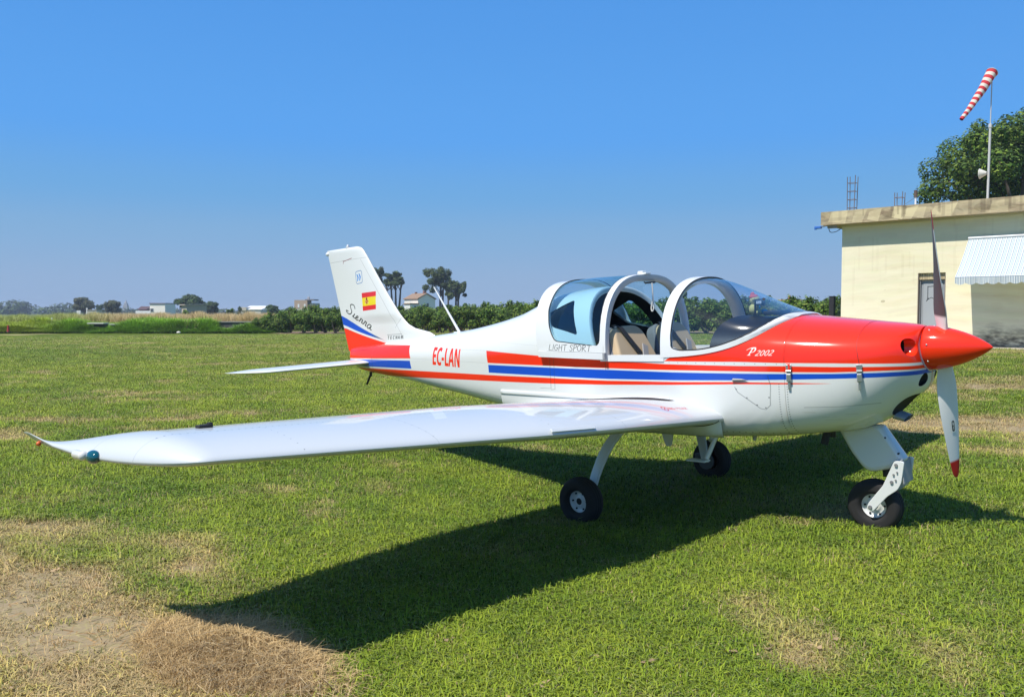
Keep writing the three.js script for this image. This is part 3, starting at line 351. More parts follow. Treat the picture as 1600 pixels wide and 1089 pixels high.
// far trees
{
  const bl = (seed, n, R, H, y0, flat = 0.8) => { const r = rng(seed), b = []; for (let i = 0; i < n; i++) { const a = r() * 6.283, d = Math.sqrt(r()) * R * 0.62, t = r(); b.push([Math.cos(a) * d, y0 + (H - y0) * (0.25 + 0.55 * t) * (1 - 0.25 * d / R), Math.sin(a) * d, R * (0.3 + 0.2 * r()), R * flat * (0.28 + 0.18 * r())]); } return b; };
  const far = (name, label, px, wpx, topPy, d, cols, seed, dens = 1, flat = 0.8) => { const p = spot(px, d), R = wpx / 2 / 1299.7 * d, H = 1.437 + (488 - topPy) / 1299.7 * d; return tree(name, label, 'tree', [p.x, 0, p.z], seed, bl(seed, 20, R, H, 0.12 * H, flat), Math.round(4600 * dens), R * 0.085, cols, [limb(V3(0, 0, 0), V3(0.1 * R, H * 0.55, 0), R * 0.09, R * 0.05)]); };
  far('broad_tree', 'large grey-green round tree at the far left of the horizon', 131, 38, 459, 230, OLIVE, 41);
  far('broad_tree', 'small dark tree in the gap between the two round trees at left', 157, 17, 470, 260, DARK, 42, 0.7);
  far('broad_tree', 'yellowish round tree right of the large grey-green tree', 175, 31, 466, 215, [...OLIVE, [0.14, 0.15, 0.06], [0.10, 0.12, 0.045]], 43);
  far('broad_tree', 'wide deep green tree behind the small concrete shed', 299, 60, 459, 190, [...DARK, ...DARK, [0.05, 0.11, 0.03]], 44, 1.3, 0.65);
  far('broad_tree', 'dark tree joined to the right side of the wide green tree', 331, 30, 466, 195, DARK, 45);
  far('broad_tree', 'small bright bush right of the concrete shed', 360, 16, 476, 120, G1, 46, 0.6);
  far('cone_tree', 'small dark pointed tree left of the long white roof', 374, 11, 474, 150, DARK, 47, 0.6, 1.3);
  far('broad_tree', 'flat dark green tree clump right of the long white roof', 426, 34, 473, 170, DARK, 48, 0.9, 0.55);
  far('broad_tree', 'pale bluish small tree beside the brick coloured block', 452, 20, 478, 260, DARK, 49, 0.6, 0.6);
  far('broad_tree', 'tree showing between the open cabin and the windshield hoop', 1060, 36, 434, 72, DARK, 50, 1.2, 1.0);
  far('broad_tree', 'leafy young tree beside the dark post', 1297, 16, 444, 36, G1, 51, 0.6, 1.5);
  far('broad_tree', 'blue-green bush between the dark post and the building', 1310, 16, 452, 35, [[0.06, 0.12, 0.07], [0.10, 0.16, 0.10]], 52, 0.5, 1.2);
  // umbrella pines
  const pine = (label, px, d, wpx, topPy, botPy, seed, stems) => { const p = spot(px, d), k = d / 1299.7, R = wpx / 2 * k, H = 1.437 + (488 - topPy) * k, B = 1.437 + (488 - botPy) * k, r = rng(seed), b = []; for (let i = 0; i < 30; i++) { const a = r() * 6.283, q = Math.sqrt(r()) * R * 0.8; b.push([Math.cos(a) * q, lerp(B, H, 0.08 + 0.56 * r() + 0.30 * (1 - q / R)), Math.sin(a) * q, R * (0.20 + 0.15 * r()), (H - B) * (0.09 + 0.08 * r())]); }
    const tr = []; for (const [ox, lean] of stems) { tr.push(limb(V3(ox * k * RGT.x, 0, ox * k * RGT.z), V3((ox + lean) * k * RGT.x, lerp(B, H, 0.45), (ox + lean) * k * RGT.z), 0.30, 0.12, 0.2)); for (let i = 0; i < 3; i++) { const a = r() * 6.28; tr.push(limb(V3((ox + lean * 0.7) * k * RGT.x, B * 0.9, (ox + lean * 0.7) * k * RGT.z), V3(Math.cos(a) * R * 0.6, lerp(B, H, 0.5), Math.sin(a) * R * 0.6), 0.12, 0.05, 0.1)); } }
    tree('umbrella_pine', label, 'pine tree', [p.x, 0, p.z], seed, b, 7000, 0.21, [[0.045, 0.08, 0.022], [0.075, 0.115, 0.03], [0.12, 0.155, 0.045], [0.03, 0.052, 0.016]], tr, undefined, { shell: 0.7, bark: std(0.085, 0.065, 0.055, 0.95) }); };
  pine('umbrella pine partly hidden behind the airplane fin', 586, 185, 36, 409, 452, 61, [[-2, 3], [4, -3]]);
  pine('umbrella pine with several bare stems right of the fin', 618, 180, 44, 422, 450, 62, [[-4, -4], [0, 0], [4, 5], [-9, -7]]);
  pine('tallest umbrella pine right of the white house', 684, 175, 50, 411, 462, 63, [[3, 1], [6, 3]]);
  pine('shorter umbrella pine at the right of the tallest one', 714, 172, 32, 431, 470, 64, [[-2, 0], [1, 1]]);
  pine('small pine peeking out above the big pine by the white house', 700, 190, 14, 440, 466, 65, [[0, 0]]);
  // big tree over the building
  const D = 43, p = spot(1560, D), k = D / 1299.7, b = []; const r = rng(71);
  for (const [px, py, rp] of [[1466, 300, 24], [1480, 282, 24], [1500, 262, 34], [1498, 300, 32], [1525, 232, 34], [1535, 270, 40], [1552, 222, 34], [1580, 216, 32], [1600, 232, 44], [1570, 262, 46], [1610, 280, 50], [1560, 300, 40], [1640, 240, 60], [1620, 215, 36], [1650, 300, 50], [1690, 270, 60], [1660, 205, 40], [1590, 194, 16], [1533, 204, 14], [1512, 228, 16], [1484, 262, 14]]) { const dz = (r() - 0.5) * 3.4, o = (px - 1560) * k; b.push([o * RGT.x + dz * FWD.x, 1.437 + (488 - py) * k, o * RGT.z + dz * FWD.z, rp * k * 0.98, rp * k * 0.85]); if (rp > 30) b.push([o * RGT.x + (dz + 2.6) * FWD.x, 1.437 + (488 - py) * k, o * RGT.z + (dz + 2.6) * FWD.z, rp * k * 0.9, rp * k * 0.8]); }
  const tr = [limb(V3(0.6, 0, 0), V3(0.8, 4.5, 0), 0.34, 0.26, 0.1)]; for (let i = 0; i < 11; i++) { const q = b[Math.floor(r() * b.length)]; tr.push(limb(V3(0.8, 4.0 + r(), 0), V3(q[0], q[1], q[2]), 0.16, 0.04, 0.3)); }
  tree('broad_tree', 'large leafy green tree rising behind the cream building', 'tree', [p.x, 0.3, p.z], 72, b, 34000, 0.10, [[0.055, 0.12, 0.016], [0.09, 0.175, 0.022], [0.15, 0.24, 0.03], [0.04, 0.08, 0.016], [0.20, 0.28, 0.04]], tr, undefined, { shell: 0.42, up: 0.5 });
  // far wood along the horizon
  const wood = []; const rw = rng(81); for (let i = 0; i < 150; i++) { const px = -420 + i * 15 + (rw() - 0.5) * 14, d = 480 + rw() * 260, q = spot(px, d), h = (px < 125 ? 5.5 : 3.2) * (0.6 + 0.9 * rw()); wood.push([q.x, h * 0.45, q.z, 6 + 9 * rw(), h * 0.75]); }
  const wm = put('distant_wood', crown(82, wood, 16000, 1.5, DARK, { shell: 0.5 }), mLeaf, scene, { label: 'low bluish line of distant trees along the horizon', category: 'wood', kind: 'stuff' });
}
// far houses
{
  const place = (name, label, category, px, d, turn) => { const p = spot(px, d); return thing(name, label, category, [p.x, 0, p.z], turn); };
  const wht = std(0.72, 0.72, 0.70, 0.9), dk = std(0.06, 0.065, 0.08, 0.6);
  const gable = (w, h, d, rise, over = 0.3) => { const s = new THREE.Shape([P2(-d / 2 - over, h), P2(0, h + rise), P2(d / 2 + over, h), P2(d / 2 + over, h + 0.18), P2(0, h + rise + 0.2), P2(-d / 2 - over, h + 0.18)]); const g = new THREE.ExtrudeGeometry(s, { depth: w + 2 * over, bevelEnabled: false }); g.translate(0, 0, -w / 2 - over); g.rotateY(Math.PI / 2); return g; };
  const win = (o, x, y, z, w, h, turn = 0) => { const f = put('window', box(w + 0.2, h + 0.2, 0.08).rotateY(turn).translate(x, y, z), wht, o); put('pane', box(w, h, 0.05).rotateY(turn).translate(x + 0.05 * Math.sin(turn), y, z + 0.05 * Math.cos(turn)), dk, f); };
  // white farmhouse between the pines: k metres per pixel at 165 m
  { const o = place('white_farmhouse', 'white farmhouse with brown tiled gable roof between the pines', 'house', 661, 165, 0.7607 + 0.62); const tile = std(0.27, 0.18, 0.125, 0.9), g = std(0.84, 0.79, 0.70, 0.9);
    const body = new THREE.ExtrudeGeometry(new THREE.Shape([P2(-1.95, 0), P2(1.95, 0), P2(1.95, 3.95), P2(0, 5.0), P2(-1.95, 3.95)]), { depth: 5.6, bevelEnabled: false }); body.translate(0, 0, -4.2); put('wall', body, g, o);
    const roof = put('roof', (() => { const q = gable(5.6, 3.95, 3.9, 1.05, 0.18); q.rotateY(Math.PI / 2); q.translate(0, 0.02, -1.4); return q; })(), tile, o); put('chimney', box(0.55, 0.7, 0.5, 0, 5.35, 0.6), std(0.26, 0.13, 0.10, 0.9), roof); put('chimney', box(0.4, 0.45, 0.4, 0, 5.25, -2.9), std(0.26, 0.13, 0.10, 0.9), roof);
    put('porch_wall', box(1.8, 3.0, 2.4, -2.85, 1.5, 0.3), wht, o); put('porch_roof', box(2.1, 0.2, 2.7, -2.85, 3.1, 0.3), tile, o); win(o, -2.7, 2.4, 1.53, 0.35, 0.5); win(o, 0.2, 2.9, 1.43, 0.4, 0.6); put('lean_to', box(2.4, 2.5, 2.6, -4.4, 1.25, -3.2), std(0.17, 0.17, 0.23, 0.9), o); }
  { const o = place('flat_roofed_block', 'small brick coloured flat-roofed block with two white windows', 'house', 480, 190, 0.7607); const k = 190 / 1299.7, br = std(0.46, 0.34, 0.26, 0.9); put('wall', box(20 * k, 4.2, 4, -1.0, 2.1, 0), br, o); put('wall', box(9 * k, 3.5, 4, 1.6, 1.75, -0.4), std(0.5, 0.45, 0.42, 0.9), o); put('roof', box(14 * k, 0.25, 4.4, 1.0, 4.25, -0.2), std(0.22, 0.20, 0.23, 0.9), o); put('water_tank', box(0.5, 0.6, 0.5, 0.3, 4.65, 0, 0.05), std(0.4, 0.4, 0.42, 0.8), o); for (const x of [-1.5, -0.1]) put('window', box(0.36, 0.8, 0.06, x, 2.9, 2.02), std(0.78, 0.78, 0.78, 0.7), o); put('plinth', box(5, 0.35, 4.2, 0, 2.0, 0.05), std(0.62, 0.60, 0.56, 0.9), o); }
  { const o = place('long_shed', 'long low shed with white sheet roof beyond the dry reeds', 'shed', 398, 200, 0.7607 - 0.06); const k = 200 / 1299.7; put('wall', box(30 * k, 2.0, 5, 0, 1.0, 0), std(0.55, 0.53, 0.47, 0.9), o); put('roof', box(31 * k, 0.12, 5.4).rotateX(0.16).translate(0.2, 2.5, 0), std(0.82, 0.83, 0.83, 0.7), o); put('gable', box(9 * k, 0.8, 5.2, -11 * k, 2.25, 0.3), std(0.55, 0.50, 0.42, 0.9), o); }
  { const o = place('concrete_shed', 'small square concrete shed with slanting flat roof among dry reeds', 'shed', 303, 100, 0.7607 + 0.62); const c1 = std(0.44, 0.38, 0.31, 0.95); put('wall', box(2.3, 2.25, 2.3, 0, 1.13, 0), c1, o); put('roof', box(2.7, 0.10, 2.7, 0, 2.36, 0).rotateZ(0.025), std(0.46, 0.40, 0.35, 0.9), o); put('door', box(0.7, 1.5, 0.05, -0.4, 0.75, 1.16), dk, o); win(o, 1.16, 1.5, 0, 0.5, 0.5, Math.PI / 2);
    const q = spot(290, 97); tree('young_bush', 'leafy green bush growing against the concrete shed', 'bush', [q.x, 0, q.z], 93, [[0, 1.2, 0, 0.5, 0.5], [0.2, 0.9, 0.1, 0.4, 0.4], [-0.2, 1.5, 0, 0.3, 0.3]], 500, 0.14, G1, [limb(V3(0, 0, 0), V3(0, 1.2, 0), 0.05, 0.03)]); }
  { const o = place('white_building', 'white rectangular building with dark window left of the wide green tree', 'building', 254, 210, 0.7607 - 0.12); const k = 210 / 1299.7; put('wall', box(25 * k, 3.6, 5, 0, 1.8, 0), std(0.85, 0.80, 0.73, 0.9), o); put('roof', box(26 * k, 0.2, 5.4, 0, 3.65, 0), std(0.2, 0.16, 0.24, 0.9), o); win(o, -9 * k, 2.0, 2.55, 0.7, 0.7); put('lean_to', box(4, 1.8, 4, 25 * k * 0.5 - 5.8, 0.9, 0.6), std(0.76, 0.77, 0.78, 0.9), o); }
  { const o = place('brown_roofed_barn', 'low barn with dark brown gable roof beside the white building', 'barn', 232, 215, 0.7607); put('wall', box(3.2, 2.1, 4, 0, 1.05, 0), std(0.13, 0.06, 0.05, 0.9), o); put('roof', gable(3.4, 2.0, 3.6, 0.75), std(0.10, 0.06, 0.07, 0.9), o); put('lean_to_roof', box(2.6, 0.15, 4.4, 1.7, 2.4, 0), std(0.16, 0.13, 0.17, 0.9), o); }
  { const o = place('low_farm_shed', 'low cream shed below the yellowish round tree at left', 'shed', 146, 190, 0.7607); put('wall', box(2.2, 1.9, 2.5, 0.2, 0.95, 0), std(0.52, 0.48, 0.38, 0.9), o); put('roof', box(2.4, 0.12, 2.7, 0.2, 1.95, 0), std(0.45, 0.4, 0.34, 0.9), o); put('post', box(0.25, 2.4, 0.25, -1.4, 1.2, 0.3), wht, o); put('white_gable', box(0.8, 1.7, 0.3, -3.4, 1.0, 0), wht, o); }
  { const o = place('church_tower', 'faint pointed church tower far away on the horizon', 'church tower', 196.5, 720, 0.7607); const st = std(0.33, 0.34, 0.36, 0.9); put('shaft', box(3.6, 7.5, 3.6, 0, 3.75, 0), st, o); put('belfry', box(2.6, 2.2, 2.6, 0, 8.2, 0), st, o); put('spire', (() => { const g = new THREE.ConeGeometry(1.5, 3.6, 8); g.translate(0, 10.6, 0); return g; })(), st, o); put('nave', box(9, 4, 5, -4, 2, 0), st, o); }
  { const o = place('pink_house', 'pinkish house with red chimney seen just beyond the windshield', 'house', 1229, 150, 0.7607 + 0.1); const pk = std(0.55, 0.33, 0.25, 0.9); put('wall', box(3.6, 3.5, 4, 0, 1.75, 0), std(0.56, 0.46, 0.34, 0.9), o); put('roof', box(4.0, 0.22, 4.4, 0, 3.6, 0), pk, o); put('chimney', box(0.26, 0.8, 0.3, 0.35, 4.1, 0.3), std(0.55, 0.07, 0.05, 0.9), o); put('annexe', box(1.2, 3.3, 3, 2.0, 1.65, -0.2), std(0.18, 0.11, 0.10, 0.9), o); }
}

// ---------------------------------------------------------------- the light aircraft: its form
// aircraft axes: x forward (0 = spinner tip), y up, z to starboard; metres
const AX = 1.8;
const plane = thing('light_airplane', 'white low-wing light airplane with red nose and blue red stripes parked on grass', 'airplane');
plane.quaternion.setFromAxisAngle(V3(0, 0, 1), 0.0386).multiply(new THREE.Quaternion().setFromAxisAngle(V3(1, 0, 0), 0.0362));
plane.position.set(-AX, 0, 0);
const toWorld = (x, y, z) => V3(x + AX, y, z).applyQuaternion(plane.quaternion).add(plane.position);
const aput = (name, geo, mat, parent = plane, extra) => { geo.translate(AX, 0, 0); return put(name, geo, mat, parent, extra); };

// x, half width, top, bottom, height of the widest point, exponent above, exponent below
const body = table([
  [-0.365, 0.165, 1.300, 1.030, 1.165, 2.0, 2.0],
  [-0.385, 0.225, 1.307, 0.950, 1.155, 2.05, 2.0],
  [-0.430, 0.285, 1.315, 0.875, 1.145, 2.1, 2.1],
  [-0.500, 0.335, 1.325, 0.795, 1.130, 2.15, 2.2],
  [-0.600, 0.380, 1.336, 0.715, 1.115, 2.2, 2.4],
  [-0.750, 0.430, 1.354, 0.655, 1.10, 2.3, 3.0],
  [-1.055, 0.500, 1.390, 0.618, 1.09, 2.4, 4.2],
  [-1.200, 0.523, 1.407, 0.606, 1.10, 2.4, 5.0],
  [-1.500, 0.548, 1.432, 0.592, 1.13, 2.4, 6.2],
  [-1.860, 0.560, 1.470, 0.580, 1.15, 2.4, 7.0],
  [-2.400, 0.560, 1.610, 0.575, 1.15, 2.5, 7.0],
  [-2.750, 0.550, 1.685, 0.585, 1.15, 2.5, 6.8],
  [-3.100, 0.520, 1.655, 0.620, 1.14, 2.4, 6.2],
  [-3.600, 0.460, 1.505, 0.690, 1.12, 2.3, 5.4],
  [-3.950, 0.405, 1.434, 0.735, 1.11, 2.3, 5.0],
  [-4.400, 0.335, 1.372, 0.790, 1.10, 2.3, 4.6],
  [-4.800, 0.280, 1.338, 0.835, 1.10, 2.3, 4.2],
  [-5.300, 0.212, 1.296, 0.890, 1.10, 2.3, 3.2],
  [-5.800, 0.140, 1.258, 0.940, 1.10, 2.2, 3.0],
  [-6.150, 0.085, 1.238, 0.985, 1.11, 2.2, 2.6],
  [-6.320, 0.045, 1.215, 1.050, 1.12, 2.1, 2.2],
]);
const polar = (n, a) => 1 / Math.pow(Math.pow(Math.abs(Math.cos(a)), n) + Math.pow(Math.abs(Math.sin(a)), n), 1 / n);
// starboard half of the section at x; a runs from -90 (keel) over 0 (side) to 90 (top)
function bodyPt(x, a, grow = 0, side = 1) {
  const [, w, yt, yb, ym, nu, nl] = body(x), r = a * RAD, n = a >= 0 ? nu : nl, k = polar(n, r);
  return V3(x, ym + (a >= 0 ? yt - ym + grow : ym - yb + grow) * k * Math.sin(r), side * (w + grow) * k * Math.cos(r));
}
function bodyAngle(x, y) { const [, w, yt, yb, ym, nu, nl] = body(x), up = y >= ym, h = up ? yt - ym : ym - yb, Y = Math.min(1, Math.abs(y - ym) / h), n = up ? nu : nl; return (up ? 1 : -1) * Math.atan2(Y, Math.pow(1 - Math.pow(Y, n), 1 / n)) / RAD; }
function bodyZ(x, y) { return bodyPt(x, bodyAngle(x, y)).z; }
// foot of the windshield frame along the nose, and the front edge of the fixed cabin hoop
const redLine = (x) => [x, 1.143 + 0.254 * Math.exp(-3.47 * Math.pow(Math.max(0, (-1.095 - x) / 0.77), 1.08))];
const hoopEdge = Array.from({ length: 15 }, (_, i) => { const f = i / 14; return [-2.49 - 0.2 * Math.pow(Math.sin(f * Math.PI / 2), 1.1), lerp(1.5, 90, f)]; });   // x, angle

// paint: print on the airframe (stripes, registration, lettering, panel seams, rivets) and a painted reflection (wing)
const RED = '#ff3010', BLUE = '#0450cc', WHITE = '#e9ebea';
const FU = { x0: -6.45, w: 6.2, y0: 0.55, h: 1.2 };
function strokeWord(c, word, x, y, size, slant, lw, glyphs, gap = 0.18) {
  c.lineWidth = lw; c.lineCap = c.lineJoin = 'round';
  for (const ch of word) {
    const g = glyphs[ch]; if (!g) { x += size * 0.35; continue; }
    for (const s of g.s) {
      c.beginPath(); s.forEach((p, i) => { const px = x + (p[0] + slant * p[1]) * size, py = y - p[1] * size; if (!i) c.moveTo(px, py); else if (i < s.length - 1) { const q = s[i + 1], qx = x + (q[0] + slant * q[1]) * size, qy = y - q[1] * size; c.quadraticCurveTo(px, py, (px + qx) / 2, (py + qy) / 2); } else c.lineTo(px, py); }); c.stroke();
    }
    x += (g.w + gap) * size;
  }
}
const HAND = {
  L: { w: 0.45, s: [[[0.1, 1], [0.04, 0.5], [0, 0.02]], [[0, 0.03], [0.2, 0.02], [0.45, 0.08]]] },
  I: { w: 0.1, s: [[[0.08, 1], [0.05, 0.5], [0.02, 0]]] },
  G: { w: 0.55, s: [[[0.55, 0.85], [0.4, 1.02], [0.08, 0.85], [0, 0.35], [0.15, -0.02], [0.45, 0.05], [0.52, 0.42]], [[0.3, 0.44], [0.42, 0.43], [0.58, 0.44]]] },
  H: { w: 0.5, s: [[[0.08, 1], [0.05, 0.5], [0, 0]], [[0.5, 1.02], [0.48, 0.5], [0.46, -0.03]], [[0.02, 0.5], [0.25, 0.53], [0.5, 0.5]]] },
  T: { w: 0.55, s: [[[0, 0.97], [0.3, 1], [0.62, 0.98]], [[0.33, 0.98], [0.3, 0.5], [0.26, 0]]] },
  S: { w: 0.45, s: [[[0.46, 0.86], [0.32, 1.02], [0.06, 0.86], [0.12, 0.62], [0.4, 0.42], [0.42, 0.12], [0.18, -0.03], [0, 0.12]]] },
  P: { w: 0.42, s: [[[0.08, 1], [0.05, 0.5], [0, 0]], [[0.02, 0.95], [0.42, 1.08], [0.48, 0.68], [0.05, 0.45]]] },
  O: { w: 0.55, s: [[[0.28, 1], [0.02, 0.9], [-0.04, 0.3], [0.24, -0.06], [0.56, 0.25], [0.54, 0.8], [0.28, 1]]] },
  R: { w: 0.48, s: [[[0.08, 1], [0.05, 0.5], [0, 0]], [[0.02, 0.95], [0.42, 1.08], [0.46, 0.68], [0.05, 0.48]], [[0.1, 0.48], [0.3, 0.2], [0.52, 0]]] },
};
const SCRIPT = {
  S: { w: 0.55, s: [[[0.62, 0.82], [0.5, 1.06], [0.1, 0.92], [0.2, 0.62], [0.5, 0.4], [0.4, 0.02], [0.05, 0], [-0.12, 0.14], [0.12, 0.2]]] },
  i: { w: 0.16, s: [[[0, 0.05], [0.12, 0.3], [0.1, 0.42], [0.06, 0.04], [0.2, 0.06]]] },
  e: { w: 0.26, s: [[[-0.02, 0.06], [0.26, 0.28], [0.16, 0.46], [0, 0.2], [0.1, -0.03], [0.3, 0.1]]] },
  r: { w: 0.26, s: [[[0, 0.05], [0.1, 0.3], [0.1, 0.46], [0.14, 0.38], [0.28, 0.4], [0.2, 0.05], [0.32, 0.07]]] },
  a: { w: 0.34, s: [[[0.34, 0.38], [0.16, 0.48], [0, 0.2], [0.1, -0.03], [0.28, 0.14], [0.34, 0.4], [0.3, 0.03], [0.46, 0.1]]] },
};
function fuselagePaint(c, W, H) {
  const half = H / 2;
  for (const side of [0, 1]) {                       // 0 = starboard (upper half of the sheet)
    const X = (x) => (x - FU.x0) / FU.w * W, Y = (y) => side * half + (1 - (y - FU.y0) / FU.h) * half;
    const sx = W / FU.w, sy = half / FU.h;
    c.save(); c.beginPath(); c.rect(0, side * half, W, half); c.clip();
    c.fillStyle = WHITE; c.fillRect(0, side * half, W, half);
    const poly = (pts, col) => { c.fillStyle = col; c.beginPath(); pts.forEach((p, i) => (i ? c.lineTo(X(p[0]), Y(p[1])) : c.moveTo(X(p[0]), Y(p[1])))); c.closePath(); c.fill(); };
    // tail block
    poly([[-6.45, 1.7], [-5.9, 1.5], [-5.69, 1.261], [-5.62, 1.252], [-5.09, 1.246], [-5.032, 1.121], [-5.8, 1.113], [-6.45, 1.108]], RED);
    poly([[-6.45, 1.094], [-5.797, 1.099], [-5.045, 1.097], [-5.023, 1.02], [-5.79, 1.025], [-6.45, 1.03]], BLUE);
    // the long bands
    poly([[-3.786, 1.200], [-3.13, 1.163], [-2.4, 1.127], [-1.892, 1.103], [-1.37, 1.092], [-1.07, 1.089], [-0.78, 1.080], [-0.5, 1.075], [-0.2, 1.068], [-0.2, 1.050], [-0.45, 1.052], [-0.78, 1.048], [-1.07, 1.053], [-1.37, 1.058], [-2.1, 1.066], [-3.05, 1.085], [-3.768, 1.096]], RED);
    poly([[-3.761, 1.079], [-3.05, 1.070], [-2.39, 1.059], [-1.84, 1.047], [-1.37, 1.042], [-0.78, 1.038], [-0.5, 1.040], [-0.2, 1.041], [-0.2, 1.020], [-0.516, 1.013], [-0.78, 1.008], [-1.07, 1.004], [-1.37, 0.999], [-1.84, 0.993], [-2.39, 0.993], [-3.05, 1.004], [-3.758, 1.013]], BLUE);
    poly([[-6.45, 1.008], [-5.77, 1.005], [-5.03, 1.001], [-3.76, 0.991], [-3.05, 0.988], [-2.395, 0.979], [-1.846, 0.980], [-1.37, 0.987], [-0.966, 0.983], [-0.78, 0.979], [-0.966, 0.976], [-1.37, 0.973], [-1.85, 0.961], [-2.4, 0.950], [-3.05, 0.943], [-3.77, 0.941], [-5.1, 0.934], [-5.75, 0.93], [-6.45, 0.93]], RED);
    // red nose
    poly([[-1.90, 1.124], ...Array.from({ length: 30 }, (_, i) => redLine(-1.85 + i * 0.0258)), [-1.095, 1.8], [-0.2, 1.8], [-0.2, 1.085], [-0.48, 1.094], [-0.59, 1.097], [-0.78, 1.104], [-1.07, 1.110], [-1.344, 1.119], [-1.6, 1.121]], RED);
    // seams
    const line = (pts, w = 1.2, col = 'rgba(60,66,70,.55)') => { c.strokeStyle = col; c.lineWidth = w; c.beginPath(); pts.forEach((p, i) => (i ? c.lineTo(X(p[0]), Y(p[1])) : c.moveTo(X(p[0]), Y(p[1])))); c.stroke(); };
    const dots = (x0, y0, x1, y1, n, r = 1.3) => { c.fillStyle = 'rgba(70,76,80,.7)'; for (let i = 0; i < n; i++) { const t = i / (n - 1); c.beginPath(); c.ellipse(X(x0 + (x1 - x0) * t), Y(y0 + (y1 - y0) * t), r * 0.8, r, 0, 0, 7); c.fill(); } };
    line([[-2.975, 1.15], [-2.975, 0.9]], 1.2); line([[-2.93, 1.15], [-2.93, 0.9], [-2.975, 0.895]], 1);
    line([[-2.41, 1.14], [-2.41, 1.06]], 1.4); line([[-5.8, 1.25], [-5.8, 0.9]], 1.4); line([[-5.05, 1.12], [-3.8, 1.095]], 0.8, 'rgba(70,76,80,.25)');
    dots(-4.62, 1.215, -3.72, 1.20, 42, 1); dots(-3.6, 1.27, -3.1, 1.24, 20, 0.9);
    dots(-1.09, 0.975, -1.09, 0.64, 22); dots(-1.04, 0.975, -1.04, 0.64, 22); dots(-1.9, 0.655, -1.1, 0.645, 20); dots(-1.86, 1.116, -1.1, 1.102, 12, 1.1);
    line([[-1.9, 0.64], [-1.06, 0.64]], 1, 'rgba(60,66,70,.4)');
    line([[-1.38, 0.955], [-1.36, 0.92], [-1.25, 0.845], [-1.215, 0.818], [-1.18, 0.812], [-1.15, 0.84], [-1.142, 0.97], [-1.16, 1.03]], 1.4, 'rgba(60,66,70,.5)');
    for (const q of [[-1.37, 0.94], [-1.3, 0.885], [-1.235, 0.84], [-1.18, 0.823], [-1.155, 0.89]]) dots(q[0], q[1], q[0], q[1], 2, 1.6);
    line([[-0.95, 0.828], [-0.75, 0.833], [-0.55, 0.85]], 1.6, 'rgba(120,126,130,.5)');
    line([[-3.1, 0.905], [-2.98, 0.905]], 1, 'rgba(60,66,70,.5)'); line([[-6.3, 1.185], [-5.9, 1.205]], 2, 'rgba(90,10,5,.8)');
    // lettering
    const word = (t, x, y, hgt, col, font, wide, tilt = 0, anchor = 'left') => { c.save(); c.translate(X(x), Y(y)); c.rotate(tilt); if (side) c.scale(1, 1); c.scale(sx / sy * wide, 1); c.fillStyle = col; c.font = font.replace('@', Math.round(hgt * sy / 0.73) + 'px'); c.textBaseline = 'alphabetic'; c.textAlign = anchor; c.fillText(t, 0, 0); c.restore(); };
    if (!side) {
      word('EC-LAN', -4.655, 1.066, 0.168, RED, 'bold @ sans-serif', 0.58, 0.055);
      word('EC-LAN', -4.652, 1.066, 0.168, RED, 'bold @ sans-serif', 0.58, 0.055);
      c.strokeStyle = '#ffffff'; c.lineWidth = 2.4; c.fillStyle = '#fff';
      c.save(); c.translate(X(-1.292), Y(1.158)); c.scale(sx / sy, 1); c.transform(1, 0, -0.28, 1, 0, 0);
      c.scale(1.22, 1.12); c.font = 'italic 25px serif'; c.fillText('P', 0, 0); c.lineWidth = 1.6; c.beginPath(); c.moveTo(-4, -13); c.quadraticCurveTo(2, -21, 16, -19); c.stroke();
      c.font = 'italic 18px sans-serif'; c.fillText('2002', 18, 0); c.restore();
    } else {
      c.save(); c.translate(X(-4.655 + 0.73), Y(1.066)); c.scale(-1, 1); c.scale(sx / sy * 0.66, 1); c.fillStyle = RED; c.font = Math.round(0.158 * sy / 0.73) + 'px sans-serif'; c.fillText('EC-LAN', 0, 0); c.restore();
    }
    // light soiling along the keel
    const r = rng(5 + side); for (let i = 0; i < 900; i++) { const x = FU.x0 + r() * FU.w, y = 0.55 + Math.pow(r(), 2) * 0.25; c.fillStyle = `rgba(110,105,80,${0.03 + r() * 0.05})`; c.fillRect(X(x), Y(y), 3 + r() * 30, 1 + r() * 2); }
    c.restore();
  }
}
const fusUV = (p) => [(p.x - FU.x0) / FU.w, p.z >= 0 ? 0.5 + 0.5 * clamp((p.y - FU.y0) / FU.h, 0.004, 0.996) : 0.5 * clamp((p.y - FU.y0) / FU.h, 0.004, 0.996)];
const FI = { x0: -6.8, w: 2.0, y0: 1.1, h: 1.3 };
